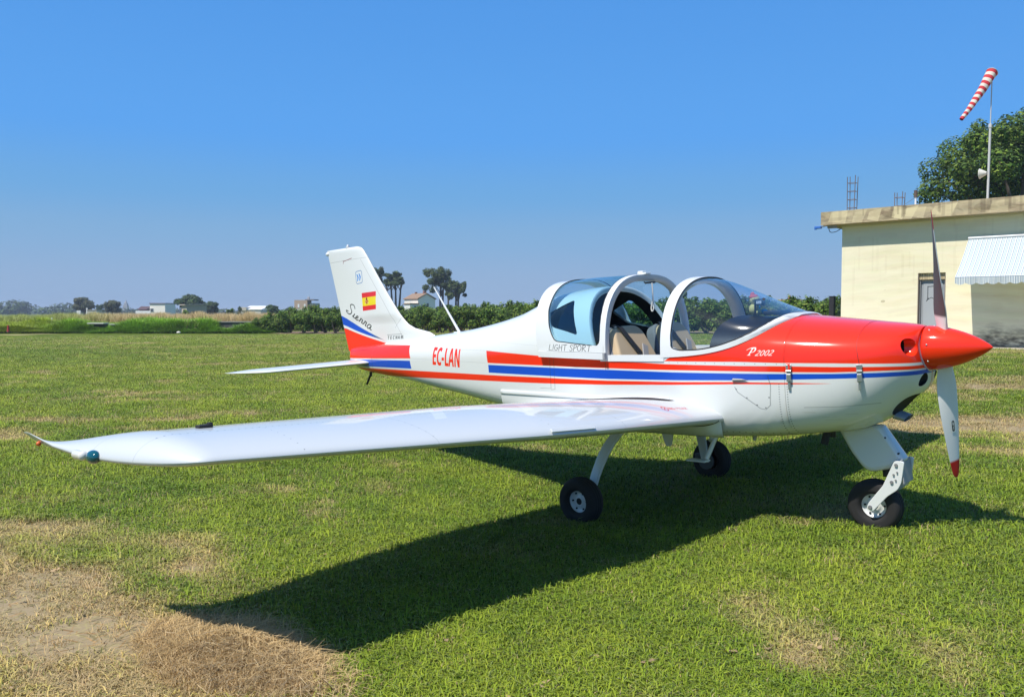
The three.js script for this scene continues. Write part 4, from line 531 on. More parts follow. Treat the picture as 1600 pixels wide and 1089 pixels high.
function finPaint(c, W, H) {
  const X = (x) => (x - FI.x0) / FI.w * W, Y = (y) => (1 - (y - FI.y0) / FI.h) * H;
  c.fillStyle = WHITE; c.fillRect(0, 0, W, H);
  const curve = (p, col) => { c.fillStyle = col; c.beginPath(); c.moveTo(X(p[0][0]), Y(p[0][1])); for (let i = 1; i < p.length; i++) p[i].length === 4 ? c.quadraticCurveTo(X(p[i][0]), Y(p[i][1]), X(p[i][2]), Y(p[i][3])) : c.lineTo(X(p[i][0]), Y(p[i][1])); c.closePath(); c.fill(); };
  curve([[-6.8, 1.50], [-6.40, 1.432], [-6.1, 1.345, -5.62, 1.252], [-4.8, 1.244], [-4.8, 1.0], [-6.8, 1.0]], RED);
  const bg = c.createLinearGradient(X(-6.4), 0, X(-5.7), 0); bg.addColorStop(0, BLUE); bg.addColorStop(0.62, BLUE); bg.addColorStop(0.85, '#5a6f86'); bg.addColorStop(1, '#9fa9ae');
  curve([[-6.8, 1.68], [-6.385, 1.545], [-6.05, 1.40, -5.715, 1.298], [-6.1, 1.365, -6.378, 1.456], [-6.8, 1.56]], bg);
  // emblem: a double arrowhead in a rounded frame
  c.save(); c.transform(1, -0.1, 0.08, 1, X(-6.085) , Y(1.985)); c.lineWidth = 3; c.strokeStyle = '#2f6db0'; c.beginPath(); c.roundRect(-29, -34, 58, 68, 12); c.stroke();
  c.fillStyle = '#1583e0'; for (const dx of [-17, 3]) { c.beginPath(); c.moveTo(dx - 3, -20); c.lineTo(dx + 4, -20); c.lineTo(dx + 15, 0); c.lineTo(dx + 4, 20); c.lineTo(dx - 3, 20); c.lineTo(dx + 4, 0); c.closePath(); c.fill(); } c.restore();
  // flag of three bands with a small crest
  const F = [[-6.05, 1.811], [-5.801, 1.818], [-5.808, 1.629], [-6.047, 1.618]], q = (s, t) => { const a = [lerp(F[0][0], F[1][0], s), lerp(F[0][1], F[1][1], s)], b = [lerp(F[3][0], F[2][0], s), lerp(F[3][1], F[2][1], s)]; return [X(lerp(a[0], b[0], t)), Y(lerp(a[1], b[1], t))]; };
  const band = (t0, t1, col) => { c.fillStyle = col; c.beginPath(); c.moveTo(...q(0, t0)); c.lineTo(...q(1, t0)); c.lineTo(...q(1, t1)); c.lineTo(...q(0, t1)); c.closePath(); c.fill(); };
  band(0, 0.27, '#e8232f'); band(0.27, 0.74, '#f7e11a'); band(0.74, 1, '#e8232f');
  { const [cx, cy] = q(0.34, 0.51); c.fillStyle = '#b5402a'; c.fillRect(cx - 9, cy - 10, 18, 22); c.fillStyle = '#e8d9b0'; c.fillRect(cx - 15, cy - 13, 4, 26); c.fillRect(cx + 11, cy - 13, 4, 26); c.fillStyle = '#c23320'; c.fillRect(cx - 16, cy - 4, 6, 5); c.fillRect(cx + 10, cy - 4, 6, 5); c.fillStyle = '#8a2a20'; c.beginPath(); c.arc(cx, cy - 15, 7, 0, 7); c.fill(); c.fillStyle = '#dcb45a'; c.fillRect(cx - 8, cy - 9, 8, 9); c.fillRect(cx, cy + 1, 8, 9); }
  c.save(); c.translate(X(-6.385), Y(1.628)); c.rotate(0.46); c.scale(1.45, 1); c.strokeStyle = '#15161c'; strokeWord(c, 'Sierra', 2, 4, 68, 0.18, 5, SCRIPT, 0.12); c.restore();
  c.save(); c.translate(X(-5.66), Y(1.302)); c.rotate(-0.02); c.fillStyle = '#20242a'; c.font = 'italic bold 25px sans-serif'; [...'TECNAM'].forEach((ch, i) => c.fillText(ch, i * 22.5, 0)); c.fillRect(0, -26, 128, 1.2); c.restore();
  c.strokeStyle = 'rgba(60,66,70,.45)'; c.lineWidth = 1.4; const ln = (a, b) => { c.beginPath(); c.moveTo(X(a[0]), Y(a[1])); c.lineTo(X(b[0]), Y(b[1])); c.stroke(); };
  ln([-6.66, 2.18], [-5.93, 2.19]); ln([-6.05, 2.18], [-5.38, 1.30]); ln([-5.52, 1.42], [-5.4, 1.55]); 
  c.strokeStyle = '#7c2a24'; c.lineWidth = 3; ln([-6.37, 2.175], [-6.2, 2.2]); ln([-6.37, 2.19], [-6.37, 2.15]);
}
const WI = { x0: -3.0, w: 1.7, z0: 0.45, d: 4.0 };
function wingPaint(c, W, H) { // u along x, v along the span
  const X = (x) => (x - WI.x0) / WI.w * W, Y = (z) => (1 - (z - WI.z0) / WI.d) * H;
  c.fillStyle = WHITE; c.fillRect(0, 0, W, H);
  const ln = (x0, z0, x1, z1, w = 1.2, col = 'rgba(70,76,80,.45)') => { c.strokeStyle = col; c.lineWidth = w; c.beginPath(); c.moveTo(X(x0), Y(z0)); c.lineTo(X(x1), Y(z1)); c.stroke(); };
  for (const z of [1.62, 2.95]) ln(-3, z, -1.4, z, 1, 'rgba(70,76,80,.28)');
  ln(-1.9, 0.45, -2.0, 4.2, 1, 'rgba(70,76,80,.3)'); ln(-2.35, 0.45, -2.3, 4.2, 1, 'rgba(70,76,80,.3)');
  const r = rng(9); c.fillStyle = 'rgba(70,76,80,.75)';
  for (const [x0, x1] of [[-1.9, -2.0], [-2.35, -2.3], [-2.6, -2.45]]) for (let i = 0; i < 110; i++) { const t = i / 109; c.beginPath(); c.arc(X(lerp(x0, x1, t)), Y(lerp(0.6, 4.05, t)), 1.9, 0, 7); c.fill(); }
  for (const z of [1.62, 2.2, 2.95, 3.6]) for (let i = 0; i < 26; i++) { c.beginPath(); c.arc(X(-2.7 + i * 0.05), Y(z), 1.2, 0, 7); c.fill(); }
  // reflection of the fuselage painted in: soft red, grey and pale bars
  c.fillStyle = 'rgba(200,60,50,.34)'; c.beginPath(); c.ellipse(X(-2.2), Y(1.1), 90, 34, 0, 0, 7); c.fill(); c.beginPath(); c.ellipse(X(-2.35), Y(1.75), 60, 60, 0, 0, 7); c.fill();
  c.fillStyle = 'rgba(90,100,120,.35)'; c.beginPath(); c.ellipse(X(-2.05), Y(1.3), 50, 55, 0, 0, 7); c.fill();
  c.fillStyle = 'rgba(255,255,255,.8)'; for (const z of [1.1, 1.3, 1.5, 1.85, 2.5]) { c.beginPath(); c.moveTo(X(-2.05), Y(z)); c.lineTo(X(-1.8), Y(z + 0.18)); c.lineTo(X(-1.8), Y(z + 0.26)); c.lineTo(X(-2.05), Y(z + 0.08)); c.closePath(); c.fill(); }
  noStep(c, X, Y);
}
function noStep(c, X, Y) { // reads towards the root and the nose, seen from ahead of the leading edge
  c.save(); c.translate(X(-1.62), Y(1.03)); c.transform(0.10, 0.99, 0.85, -0.5, 0, 0); c.scale(0.42, 0.66); c.fillStyle = c.strokeStyle = '#d6242b';
  c.font = 'bold 50px sans-serif'; c.textAlign = 'left'; c.fillText('NO PISAR', 74, 18);
  c.lineWidth = 7; c.beginPath(); c.arc(30, 0, 32, 0, 7); c.moveTo(7, -22); c.lineTo(53, 22); c.moveTo(7, 22); c.lineTo(53, -22); c.stroke(); c.restore();
}

// materials of the airframe
const fusTex = canvasTex(2048, 1024, fuselagePaint), finTex = canvasTex(1024, 666, finPaint), wingTex = canvasTex(870, 2048, wingPaint);
const gloss = { clearcoat: 0.7, clearcoatRoughness: 0.06 };
const mFus = std(0.85, 0.86, 0.86, 0.6, { map: fusTex, clearcoat: 0.9, clearcoatRoughness: 0.09, specularIntensity: 0.25 }), mFin = std(0.86, 0.87, 0.87, 0.45, { map: finTex, ...gloss }), mWing = std(0.68, 0.70, 0.725, 0.42, { map: wingTex, ...gloss });  // wing is the same white paint, its colour darkened against the stronger sun
const mWhite = std(0.71, 0.73, 0.73, 0.42, gloss), mRed = std(0.83, 0.028, 0.004, 0.6, { clearcoat: 0.9, clearcoatRoughness: 0.09, specularIntensity: 0.2 }), mDark = std(0.012, 0.012, 0.014, 0.7), mLiner = std(0.022, 0.021, 0.026, 0.85);
const mGrey = std(0.30, 0.31, 0.32, 0.5), mMetal = std(0.55, 0.56, 0.58, 0.32, { metalness: 0.9 }), mTyre = std(0.016, 0.015, 0.016, 0.82), mBlack = std(0.014, 0.014, 0.017, 0.45);
const mGlass = std(0.78, 0.88, 0.97, 0.11, { transmission: 1, thickness: 0, ior: 1.62 }), mGlassBlue = std(0.64, 0.85, 0.94, 0.03, { transmission: 1, thickness: 0, ior: 1.62 });

// ---- fuselage shell
const AS = 0.008;                                            // metres of sheet per degree round the section
const fuseF = (side) => { const f = (u, v) => bodyPt(u, v / AS, 0, side); f.axis = (u) => V3(u, body(u)[4], 0); return f; };
const angOf = (pts) => pts.map(([x, y]) => P2(x, bodyAngle(x, y) * AS));
const baseLine = [[-1.853, 1.209], [-1.78, 1.201], [-1.712, 1.199], [-1.65, 1.201], [-1.594, 1.206], [-1.52, 1.219], [-1.46, 1.234], [-1.36, 1.268], [-1.275, 1.309], [-1.22, 1.346], [-1.189, 1.371], [-1.168, 1.392]];
const quarter = roundPoly([[-3.055, 1.490], [-2.815, 1.592], [-2.672, 1.318], [-2.955, 1.385]], 0.035);
{
  const parts = [], liner = [];
  for (const side of [1, -1]) {
    const f = fuseF(side), top = 90 * AS, bot = -90 * AS, out = [];
    for (let x = -6.32; x < -1.06; x += 0.08) out.push(P2(x, bot)); out.push(P2(-1.0545, bot)); out.push(P2(-1.0545, top));
    for (const x of [-1.07, -1.09, -1.10, -1.117, -1.14, -1.16, -1.19, -1.226, -1.28, -1.332, -1.41, -1.5, -1.6, -1.688, -1.78, -1.865]) out.push(x > -1.1 ? P2(x, top) : P2(x, bodyAngle(x, redLine(x)[1]) * AS));
    out.push(...angOf([[-1.93, 1.146], [-2.2, 1.146], [-2.44, 1.146]]), ...hoopEdge.map(([x, g]) => P2(x, g * AS)));
    for (let x = -2.75; x > -6.32; x -= 0.08) out.push(P2(x, top)); out.push(P2(-6.32, top));
    const hole = quarter.map((p) => P2(p.x, bodyAngle(p.x, p.y) * AS));
    parts.push(sheet(out, [hole], f, { edge: 0.045, uvf: fusUV }));
    // inside lining of the cabin
    const lo = [], g = (u, v) => bodyPt(u, v / AS, -0.022, side); g.axis = f.axis;
    for (let x = -3.45; x < -1.2; x += 0.09) lo.push(P2(x, -80 * AS)); lo.push(P2(-1.25, -80 * AS));
    for (const x of [-1.25, -1.36, -1.5, -1.6, -1.688, -1.78, -1.865]) lo.push(P2(x, bodyAngle(x, redLine(x)[1] - 0.03) * AS));
    lo.push(...angOf([[-1.93, 1.14], [-2.44, 1.14]]), ...hoopEdge.map(([x, g]) => P2(x - 0.012, g * AS)));
    for (let x = -2.8; x > -3.45; x -= 0.09) lo.push(P2(x, top)); lo.push(P2(-3.45, top));
    liner.push(sheet(lo, [hole.map((p) => p.clone())], g, { edge: 0.08 }));
  }
  const aft = []; for (let a = -90; a <= 90; a += 10) aft.push(bodyPt(-3.42, a, -0.03)); for (let a = 80; a >= -90; a -= 10) aft.push(bodyPt(-3.42, a, -0.03, -1));
  liner.push(capFan(aft));
  const tailcap = []; for (let a = -90; a < 90; a += 15) tailcap.push(bodyPt(-6.32, a)); for (let a = 90; a > -90; a -= 15) tailcap.push(bodyPt(-6.32, a, 0, -1));
  const fus = aput('fuselage', merge([...parts, only(capFan(tailcap))]), mFus);
  aput('cabin_lining', merge(liner), mLiner, fus);
  // rim of the fixed cabin hoop, sill caps and the walls round the quarter windows
  const rim = [], sill = [];
  for (const side of [1, -1]) {
    const r = [[], [], []]; for (const [x, a] of hoopEdge) { r[0].push(bodyPt(x, a, 0.003, side)); r[1].push(bodyPt(x + 0.012, a, -0.012, side)); r[2].push(bodyPt(x, a, -0.04, side)); }
    rim.push(skin(r));
    const s = [[], [], [], []]; for (let x = -1.90; x > -2.49; x -= 0.05) { const z = bodyZ(x, 1.146); s[0].push(V3(x, 1.122, side * (z + 0.006))); s[1].push(V3(x, 1.168, side * (z + 0.004))); s[2].push(V3(x, 1.168, side * (z - 0.035))); s[3].push(V3(x, 1.10, side * (z - 0.035))); } sill.push(skin(s).toNonIndexed());
  }
  sill.forEach((s) => s.computeVertexNormals());
  aput('cabin_hoop', merge(rim), mWhite, fus); sill.forEach((s) => aput('door_sill', s, mWhite));
  for (const side of [1, -1]) {
    const q = roundPoly([[-3.055, 1.490], [-2.815, 1.592], [-2.672, 1.318], [-2.955, 1.385]], 0.035).map((p) => P2(p.x, bodyAngle(p.x, p.y) * AS));
    const f = (u, v) => bodyPt(u, v / AS, -0.004, side); f.axis = fuseF(side).axis; aput('quarter_window', sheet(q, [], f, { edge: 0.06 }), mGlassBlue, fus);
  }
}
// ---- engine cowling, with the two inlets by the spinner, the lower inlets and the chin scoop cut out of it
{
  const front = (p) => { p.x += 0.16 * sstep(-0.48, -0.36, p.x) * clamp(1.2 - p.y, 0, 0.3); return p; };
  const rows = [], xs = []; for (let x = -1.053; x < -0.62; x += 0.05) xs.push(x); for (const x of [-0.6, -0.56, -0.52, -0.49, -0.46, -0.435, -0.415, -0.4, -0.39, -0.38, -0.372, -0.367]) xs.push(x);
  for (const x of xs) { const r = []; for (let a = -90; a < 90; a += 4) r.push(front(bodyPt(x, a))); for (let a = 90; a > -90; a -= 4) r.push(front(bodyPt(x, a, 0, -1))); rows.push(r); }
  const n = rows[0].length, pos = [], idx = []; rows.forEach((r) => r.forEach((p) => pos.push(p.x, p.y, p.z)));
  for (let i = 0; i + 1 < rows.length; i++) for (let j = 0; j < n; j++) { const a = i * n + j, b = i * n + (j + 1) % n; idx.push(a, a + n, b, b, a + n, b + n); }
  for (const [i, fl] of [[0, 1], [rows.length - 1, 0]]) { const c = V3(0, 0, 0); rows[i].forEach((p) => c.add(p)); c.divideScalar(n); const k = pos.length / 3; pos.push(c.x, c.y, c.z); for (let j = 0; j < n; j++) { const a = i * n + j, b = i * n + (j + 1) % n; fl ? idx.push(k, a, b) : idx.push(k, b, a); } }
  let g = new THREE.BufferGeometry(); g.setAttribute('position', new THREE.Float32BufferAttribute(pos, 3)); g.setIndex(idx); g.computeVertexNormals();
  g.setAttribute('uv', new THREE.Float32BufferAttribute(new Float32Array(pos.length / 3 * 2), 2));
  let sgn = 0; { const P = g.attributes.position, I = g.index.array; for (let t = 0; t < I.length; t += 3) { const a = V3().fromBufferAttribute(P, I[t]), b = V3().fromBufferAttribute(P, I[t + 1]), c = V3().fromBufferAttribute(P, I[t + 2]); sgn += a.dot(b.cross(c)); } }
  if (sgn < 0) { const I = g.index.array; for (let t = 0; t < I.length; t += 3) [I[t], I[t + 1]] = [I[t + 1], I[t]]; g.computeVertexNormals(); }
  { // smooth skin with square ends
    const q = g.toNonIndexed(), P = q.attributes.position, N = new Float32Array(P.count * 3), nSide = (rows.length - 1) * n * 6, I = g.index.array;
    const sideOnly = new THREE.BufferGeometry(); sideOnly.setAttribute('position', g.attributes.position); sideOnly.setIndex(Array.from(I.slice(0, nSide))); sideOnly.computeVertexNormals(); const S = sideOnly.attributes.normal;
    for (let t = 0; t < P.count; t++) { let v; if (t < nSide) v = V3().fromBufferAttribute(S, I[t]); else v = V3(t < nSide + n * 3 ? -1 : 1, 0, 0); N.set([v.x, v.y, v.z], t * 3); }
    q.setAttribute('normal', new THREE.BufferAttribute(N, 3)); g = q;
  }
  const ev = new Evaluator(); ev.attributes = ['position', 'normal', 'uv']; ev.useGroups = true;
  let A = new Brush(g, mFus); A.updateMatrixWorld();
  const cut = (sx, sy, sz, x, y, z, rz = 0, ry = 0, mat = mDark) => { const s = new THREE.SphereGeometry(1, 28, 18); const b = new Brush(s, mat); b.scale.set(sx, sy, sz); b.rotation.set(0, ry, rz); b.position.set(x, y, z); b.updateMatrixWorld(); A = ev.evaluate(A, b, SUBTRACTION); A.updateMatrixWorld(); };
  for (const s of [1, -1]) { cut(0.085, 0.054, 0.055, -0.385, 1.185, s * 0.225, 0, 0, mRed); cut(0.10, 0.046, 0.042, -0.445, 1.185, s * 0.222, 0, s * -0.25); cut(0.085, 0.042, 0.065, -0.285, 0.968, s * 0.10, 0.5, 0, mWhite); cut(0.09, 0.032, 0.045, -0.345, 0.985, s * 0.105, 0.5, 0); }
  cut(0.105, 0.05, 0.23, -0.435, 0.795, 0, 0.75, 0, mWhite); cut(0.11, 0.034, 0.17, -0.48, 0.82, 0, 0.75, 0);
  const G = A.geometry, P = G.attributes.position, U = G.attributes.uv;
  for (let i = 0; i < P.count; i++) { const q = fusUV({ x: P.getX(i), y: P.getY(i), z: P.getZ(i) }); U.setXY(i, q[0], q[1]); }
  const mats = Array.isArray(A.material) ? A.material : [A.material];
  aput('engine_cowling', G, mats.length > 1 ? mats : mats[0]);
}
const cowl = plane.children[plane.children.length - 1];
{ // cowl catches, chin scoop lip, drain, side vent
  const latch = (x, y) => { const z = bodyZ(x, y), t = []; t.push(box(0.026, 0.09, 0.008, 0, 0.02, 0.006, 0.003), box(0.034, 0.03, 0.014, 0, 0.055, 0.008, 0.004), box(0.03, 0.05, 0.014, 0, -0.012, 0.012, 0.005), box(0.016, 0.05, 0.008, 0, -0.062, 0.006, 0.003), cyl(V3(-0.016, 0.03, 0.014), V3(0.016, 0.03, 0.014), 0.006, 8));
    const g = merge(t); g.rotateX(-0.0); g.rotateY(Math.atan2(bodyZ(x - 0.05, y) - bodyZ(x + 0.05, y), 0.1)); g.translate(x, y, z + 0.002); return g; };
  aput('cowl_latch', latch(-1.024, 1.03), mMetal); aput('cowl_latch', latch(-0.63, 1.025), mMetal);
  const tab = box(0.026, 0.04, 0.01, 0, 0, 0, 0.003); tab.translate(-1.024, 1.085, bodyZ(-1.024, 1.08) + 0.012); aput('latch_tab', tab, mRed);
  const seam = []; for (const s of [1, -1]) { const r0 = [], r1 = []; for (let a = -2; a <= 90; a += 3) { r0.push(bodyPt(-0.652 + 0.0007 * Math.max(0, 30 - a), a, 0.0012, s)); r1.push(bodyPt(-0.6495 + 0.0007 * Math.max(0, 30 - a), a, 0.0012, s)); } seam.push(skin([r0, r1])); } aput('cowl_seam', merge(seam), std(0.10, 0.006, 0.004, 0.6));
  const vent = new THREE.ConeGeometry(0.028, 0.11, 3, 1); vent.rotateZ(-Math.PI / 2); vent.scale(1, 0.75, 0.6); vent.translate(-1.335, 1.0, bodyZ(-1.335, 1.0) + 0.004); aput('air_vent', vent, mGrey);
  const duct = new THREE.CylinderGeometry(0.045, 0.04, 0.07, 20, 1, true); duct.rotateZ(Math.PI / 2 - 0.45); duct.scale(1, 0.6, 1.8); duct.translate(-0.515, 0.735, 0.0); aput('chin_scoop', duct, mGrey);
  aput('exhaust_pipe', cyl(V3(-0.93, 0.66, 0.16), V3(-0.955, 0.555, 0.17), 0.024, 14), mDark);
  aput('drain_tube', cyl(V3(-1.36, 0.62, 0.32), V3(-1.37, 0.575, 0.32), 0.012, 10), mGrey);
}
// ---- spinner and propeller
{
  const pr = []; for (let i = 0; i <= 26; i++) { const t = i / 26; pr.push(P2(0.136 * Math.pow(1 - Math.pow(t, 1.75), 0.83), t * 0.352)); } pr[26].x = 0.0001;
  const sp = new THREE.LatheGeometry([P2(0.0001, -0.012), P2(0.128, -0.012), P2(0.134, -0.006), ...pr], 56); sp.rotateZ(-Math.PI / 2); sp.translate(-0.352, 1.165, 0); aput('spinner', sp, mRed);
  const bolts = []; for (let k = 0; k < 8; k++) { const a = k * Math.PI / 4 + 0.2; const b = new THREE.SphereGeometry(0.006, 8, 6); b.translate(-0.325, 1.165 + 0.1345 * Math.sin(a), 0.1345 * Math.cos(a)); bolts.push(b); } aput('spinner_screws', merge(bolts), mMetal);
  const mBlade = std(0.95, 0.95, 0.95, 0.5, { vertexColors: true, specularIntensity: 0.6 });
  const blade = (ang, name) => {
    const T = table([[0.84, 0.012, 0.10], [0.828, 0.044, 0.1], [0.79, 0.066, 0.1], [0.70, 0.090, 0.11], [0.55, 0.114, 0.115], [0.40, 0.126, 0.13], [0.28, 0.122, 0.17], [0.19, 0.104, 0.26], [0.13, 0.086, 0.44], [0.09, 0.078, 0.6]]);
    const N = 20, rows = [], cols = [];
    for (let i = 0; i <= 46; i++) {
      const r = 0.09 + 0.75 * Math.pow(i / 46, 0.92), [, c, th] = T(r), be = Math.min(0.92, Math.atan(1.75 / (2 * Math.PI * r))), row = [];
      for (let j = 0; j < 2 * N; j++) {
        const back = j >= N, s = back ? 1 - (j - N) / N : j / N, xc = 0.5 - 0.5 * Math.cos(Math.PI * s), yt = 5 * th * c * (0.2969 * Math.sqrt(xc) - 0.126 * xc - 0.3516 * xc * xc + 0.2843 * xc ** 3 - 0.1036 * xc ** 4) + 0.0006;
        const ch = (xc - 0.42) * c, nn = back ? -yt * 0.55 : yt * 1.1;         // nn > 0 is the face that looks forward
        // blade along +y; leading edge towards +z and forward
        row.push(V3(nn * Math.cos(be) - ch * Math.sin(be), r, -ch * Math.cos(be) - nn * Math.sin(be)));
        const red = r > 0.725; cols.push(...(back ? (r < 0.2 ? [0.8, 0.8, 0.8] : [0.10, 0.105, 0.112]) : red ? [0.55, 0.012, 0.014] : [0.78, 0.79, 0.79]));
      }
      rows.push(row);
    }
    const g = skin(rows, true); g.setAttribute('color', new THREE.Float32BufferAttribute(cols, 3));
    g.rotateX(ang); g.translate(-0.265, 1.165, 0); g.translate(AX, 0, 0);
    return put(name, g, mBlade, plane);
  };
  blade(12 * RAD, 'propeller_blade');
  const lower = blade(192 * RAD, 'propeller_blade');
  const mark = canvasTex(64, 160, (c) => { c.fillStyle = '#dfe2e2'; c.fillRect(0, 0, 64, 160); c.fillStyle = '#23262b'; c.beginPath(); c.roundRect(10, 8, 44, 144, 20); c.fill(); c.fillStyle = '#dfe2e2'; c.beginPath(); c.ellipse(32, 50, 9, 26, 0, 0, 7); c.fill(); c.fillRect(24, 84, 8, 48); });
  const r0 = 0.50, be = Math.atan(1.75 / (2 * Math.PI * r0));
  { const a = 192 * RAD, g = new THREE.PlaneGeometry(0.03, 0.078); g.rotateX(Math.PI); g.rotateY(Math.PI / 2 + be); g.translate(0.0105 * Math.cos(be), r0, -0.0105 * Math.sin(be)); g.rotateX(a); g.translate(-0.265, 1.165, 0); aput('blade_mark', g, std(1, 1, 1, 0.4, { map: mark }), lower); }
}
// ---- windshield and sliding canopy
function gasket(loop, f, r) { const p = []; loop.forEach((q, i) => { const n = loop[(i + 1) % loop.length], m = Math.max(1, Math.round(q.distanceTo(n) / 0.06)); for (let k = 0; k < m; k++) { const w = q.clone().lerp(n, k / m); p.push(f(w.x, w.y).addScaledVector(surfN(f, w.x, w.y), 0.001)); } }); return new THREE.TubeGeometry(new THREE.CatmullRomCurve3(p, true, 'centripetal'), p.length * 3, r, 5, true); }
const windTop = table([[-1.085, 1.397], [-1.17, 1.418], [-1.28, 1.462], [-1.395, 1.512], [-1.635, 1.626], [-1.75, 1.672], [-1.864, 1.700], [-1.96, 1.706]]);
function domePt(x, v, base, top, n, grow = 0) { // v 1 = starboard base, 0 = top, -1 = port base
  const s = v < 0 ? -1 : 1, a = (1 - Math.min(1.05, Math.abs(v))) * Math.PI / 2, k = polar(n, a);
  return V3(x, base.y + (top - base.y + grow) * k * Math.sin(a), s * (base.z + grow) * k * Math.cos(a));
}
const windBase = (x) => { const y = x > -1.1 ? 1.39 : redLine(x)[1]; return { y, z: x > -1.1 ? 0.1 * Math.max(0.05, (-1.09 - x) / 0.01) : bodyZ(x, y) + 0.002 }; };
const windF = (u, v) => domePt(u, v, windBase(u), windTop(u)[1], 2.35); windF.axis = (u) => V3(u, 1.05, 0);
const vOfY = (x, y, base, top, n) => { const Y = clamp((y - base.y) / (top - base.y)), a = Math.atan2(Y, Math.pow(1 - Math.pow(Y, n), 1 / n)); return 1 - a / (Math.PI / 2); };
{
  const hole = []; const V = (x, y) => vOfY(x, y, windBase(x), windTop(x)[1], 2.35);
  const edge = [[-1.838, 1.25], [-1.835, 1.222], ...baseLine.slice(1)].map(([x, y]) => P2(x, V(x, y)));
  for (let v = 0; v < edge[0].y - 0.03; v += 0.06) hole.push(P2(-1.842 + 0.012 * 0, v)); hole.push(...edge, P2(-1.155, 0));
  const full = [...hole.slice(1), ...hole.slice(1, -1).reverse().map((p) => P2(p.x, -p.y)), P2(-1.842, 0)];
  const out = [P2(-1.925, 1), ...[-1.865, -1.78, -1.688, -1.6, -1.5, -1.41, -1.332, -1.28, -1.226, -1.19, -1.16, -1.14, -1.117].map((x) => P2(x, 1)), P2(-1.105, 0.9), P2(-1.103, 0)];
  const outer = [...out, ...out.slice(0, -1).reverse().map((p) => P2(p.x, -p.y))];
  const fr = aput('windshield_frame', sheet(outer, [full], windF, { off: 0.004, thick: 0.02, edge: 0.05 }), mWhite);
  // deeper flange of the hoop, towards the cabin
  const rows = [0, 1, 2, 3].map(() => []); for (let k = 0; k <= 60; k++) { const v = 1 - k / 30, b = windBase(-1.9), t = windTop(-1.9)[1]; rows[0].push(domePt(-1.927, v, b, t, 2.35, 0.003)); rows[1].push(domePt(-1.93, v, b, t, 2.35, -0.045)); rows[2].push(domePt(-1.87, v, b, t, 2.35, -0.05)); rows[3].push(domePt(-1.845, v, b, t, 2.35, -0.02)); } aput('hoop_flange', skin(rows), mWhite, fr);
  aput('window_seal', gasket(full, windF, 0.005), mBlack, fr);
  const gl = full.map((p) => P2(p.x, p.y)); aput('windshield_glass', sheet(gl, [], windF, { off: -0.004, edge: 0.06 }), mGlass);
}
const canBase = (x) => ({ y: 1.135 + 0.02 * (-2.39 - x) / 0.67, z: 0.580 - 0.03 * sstep(-2.6, -3.1, x) }), canTop = table([[-2.38, 1.752], [-2.55, 1.764], [-2.8, 1.766], [-3.0, 1.757], [-3.07, 1.75]]), CN = 2.75;
const canF = (u, v) => domePt(u, v, canBase(u), canTop(u)[1], CN); canF.axis = (u) => V3(u, 1.1, 0);
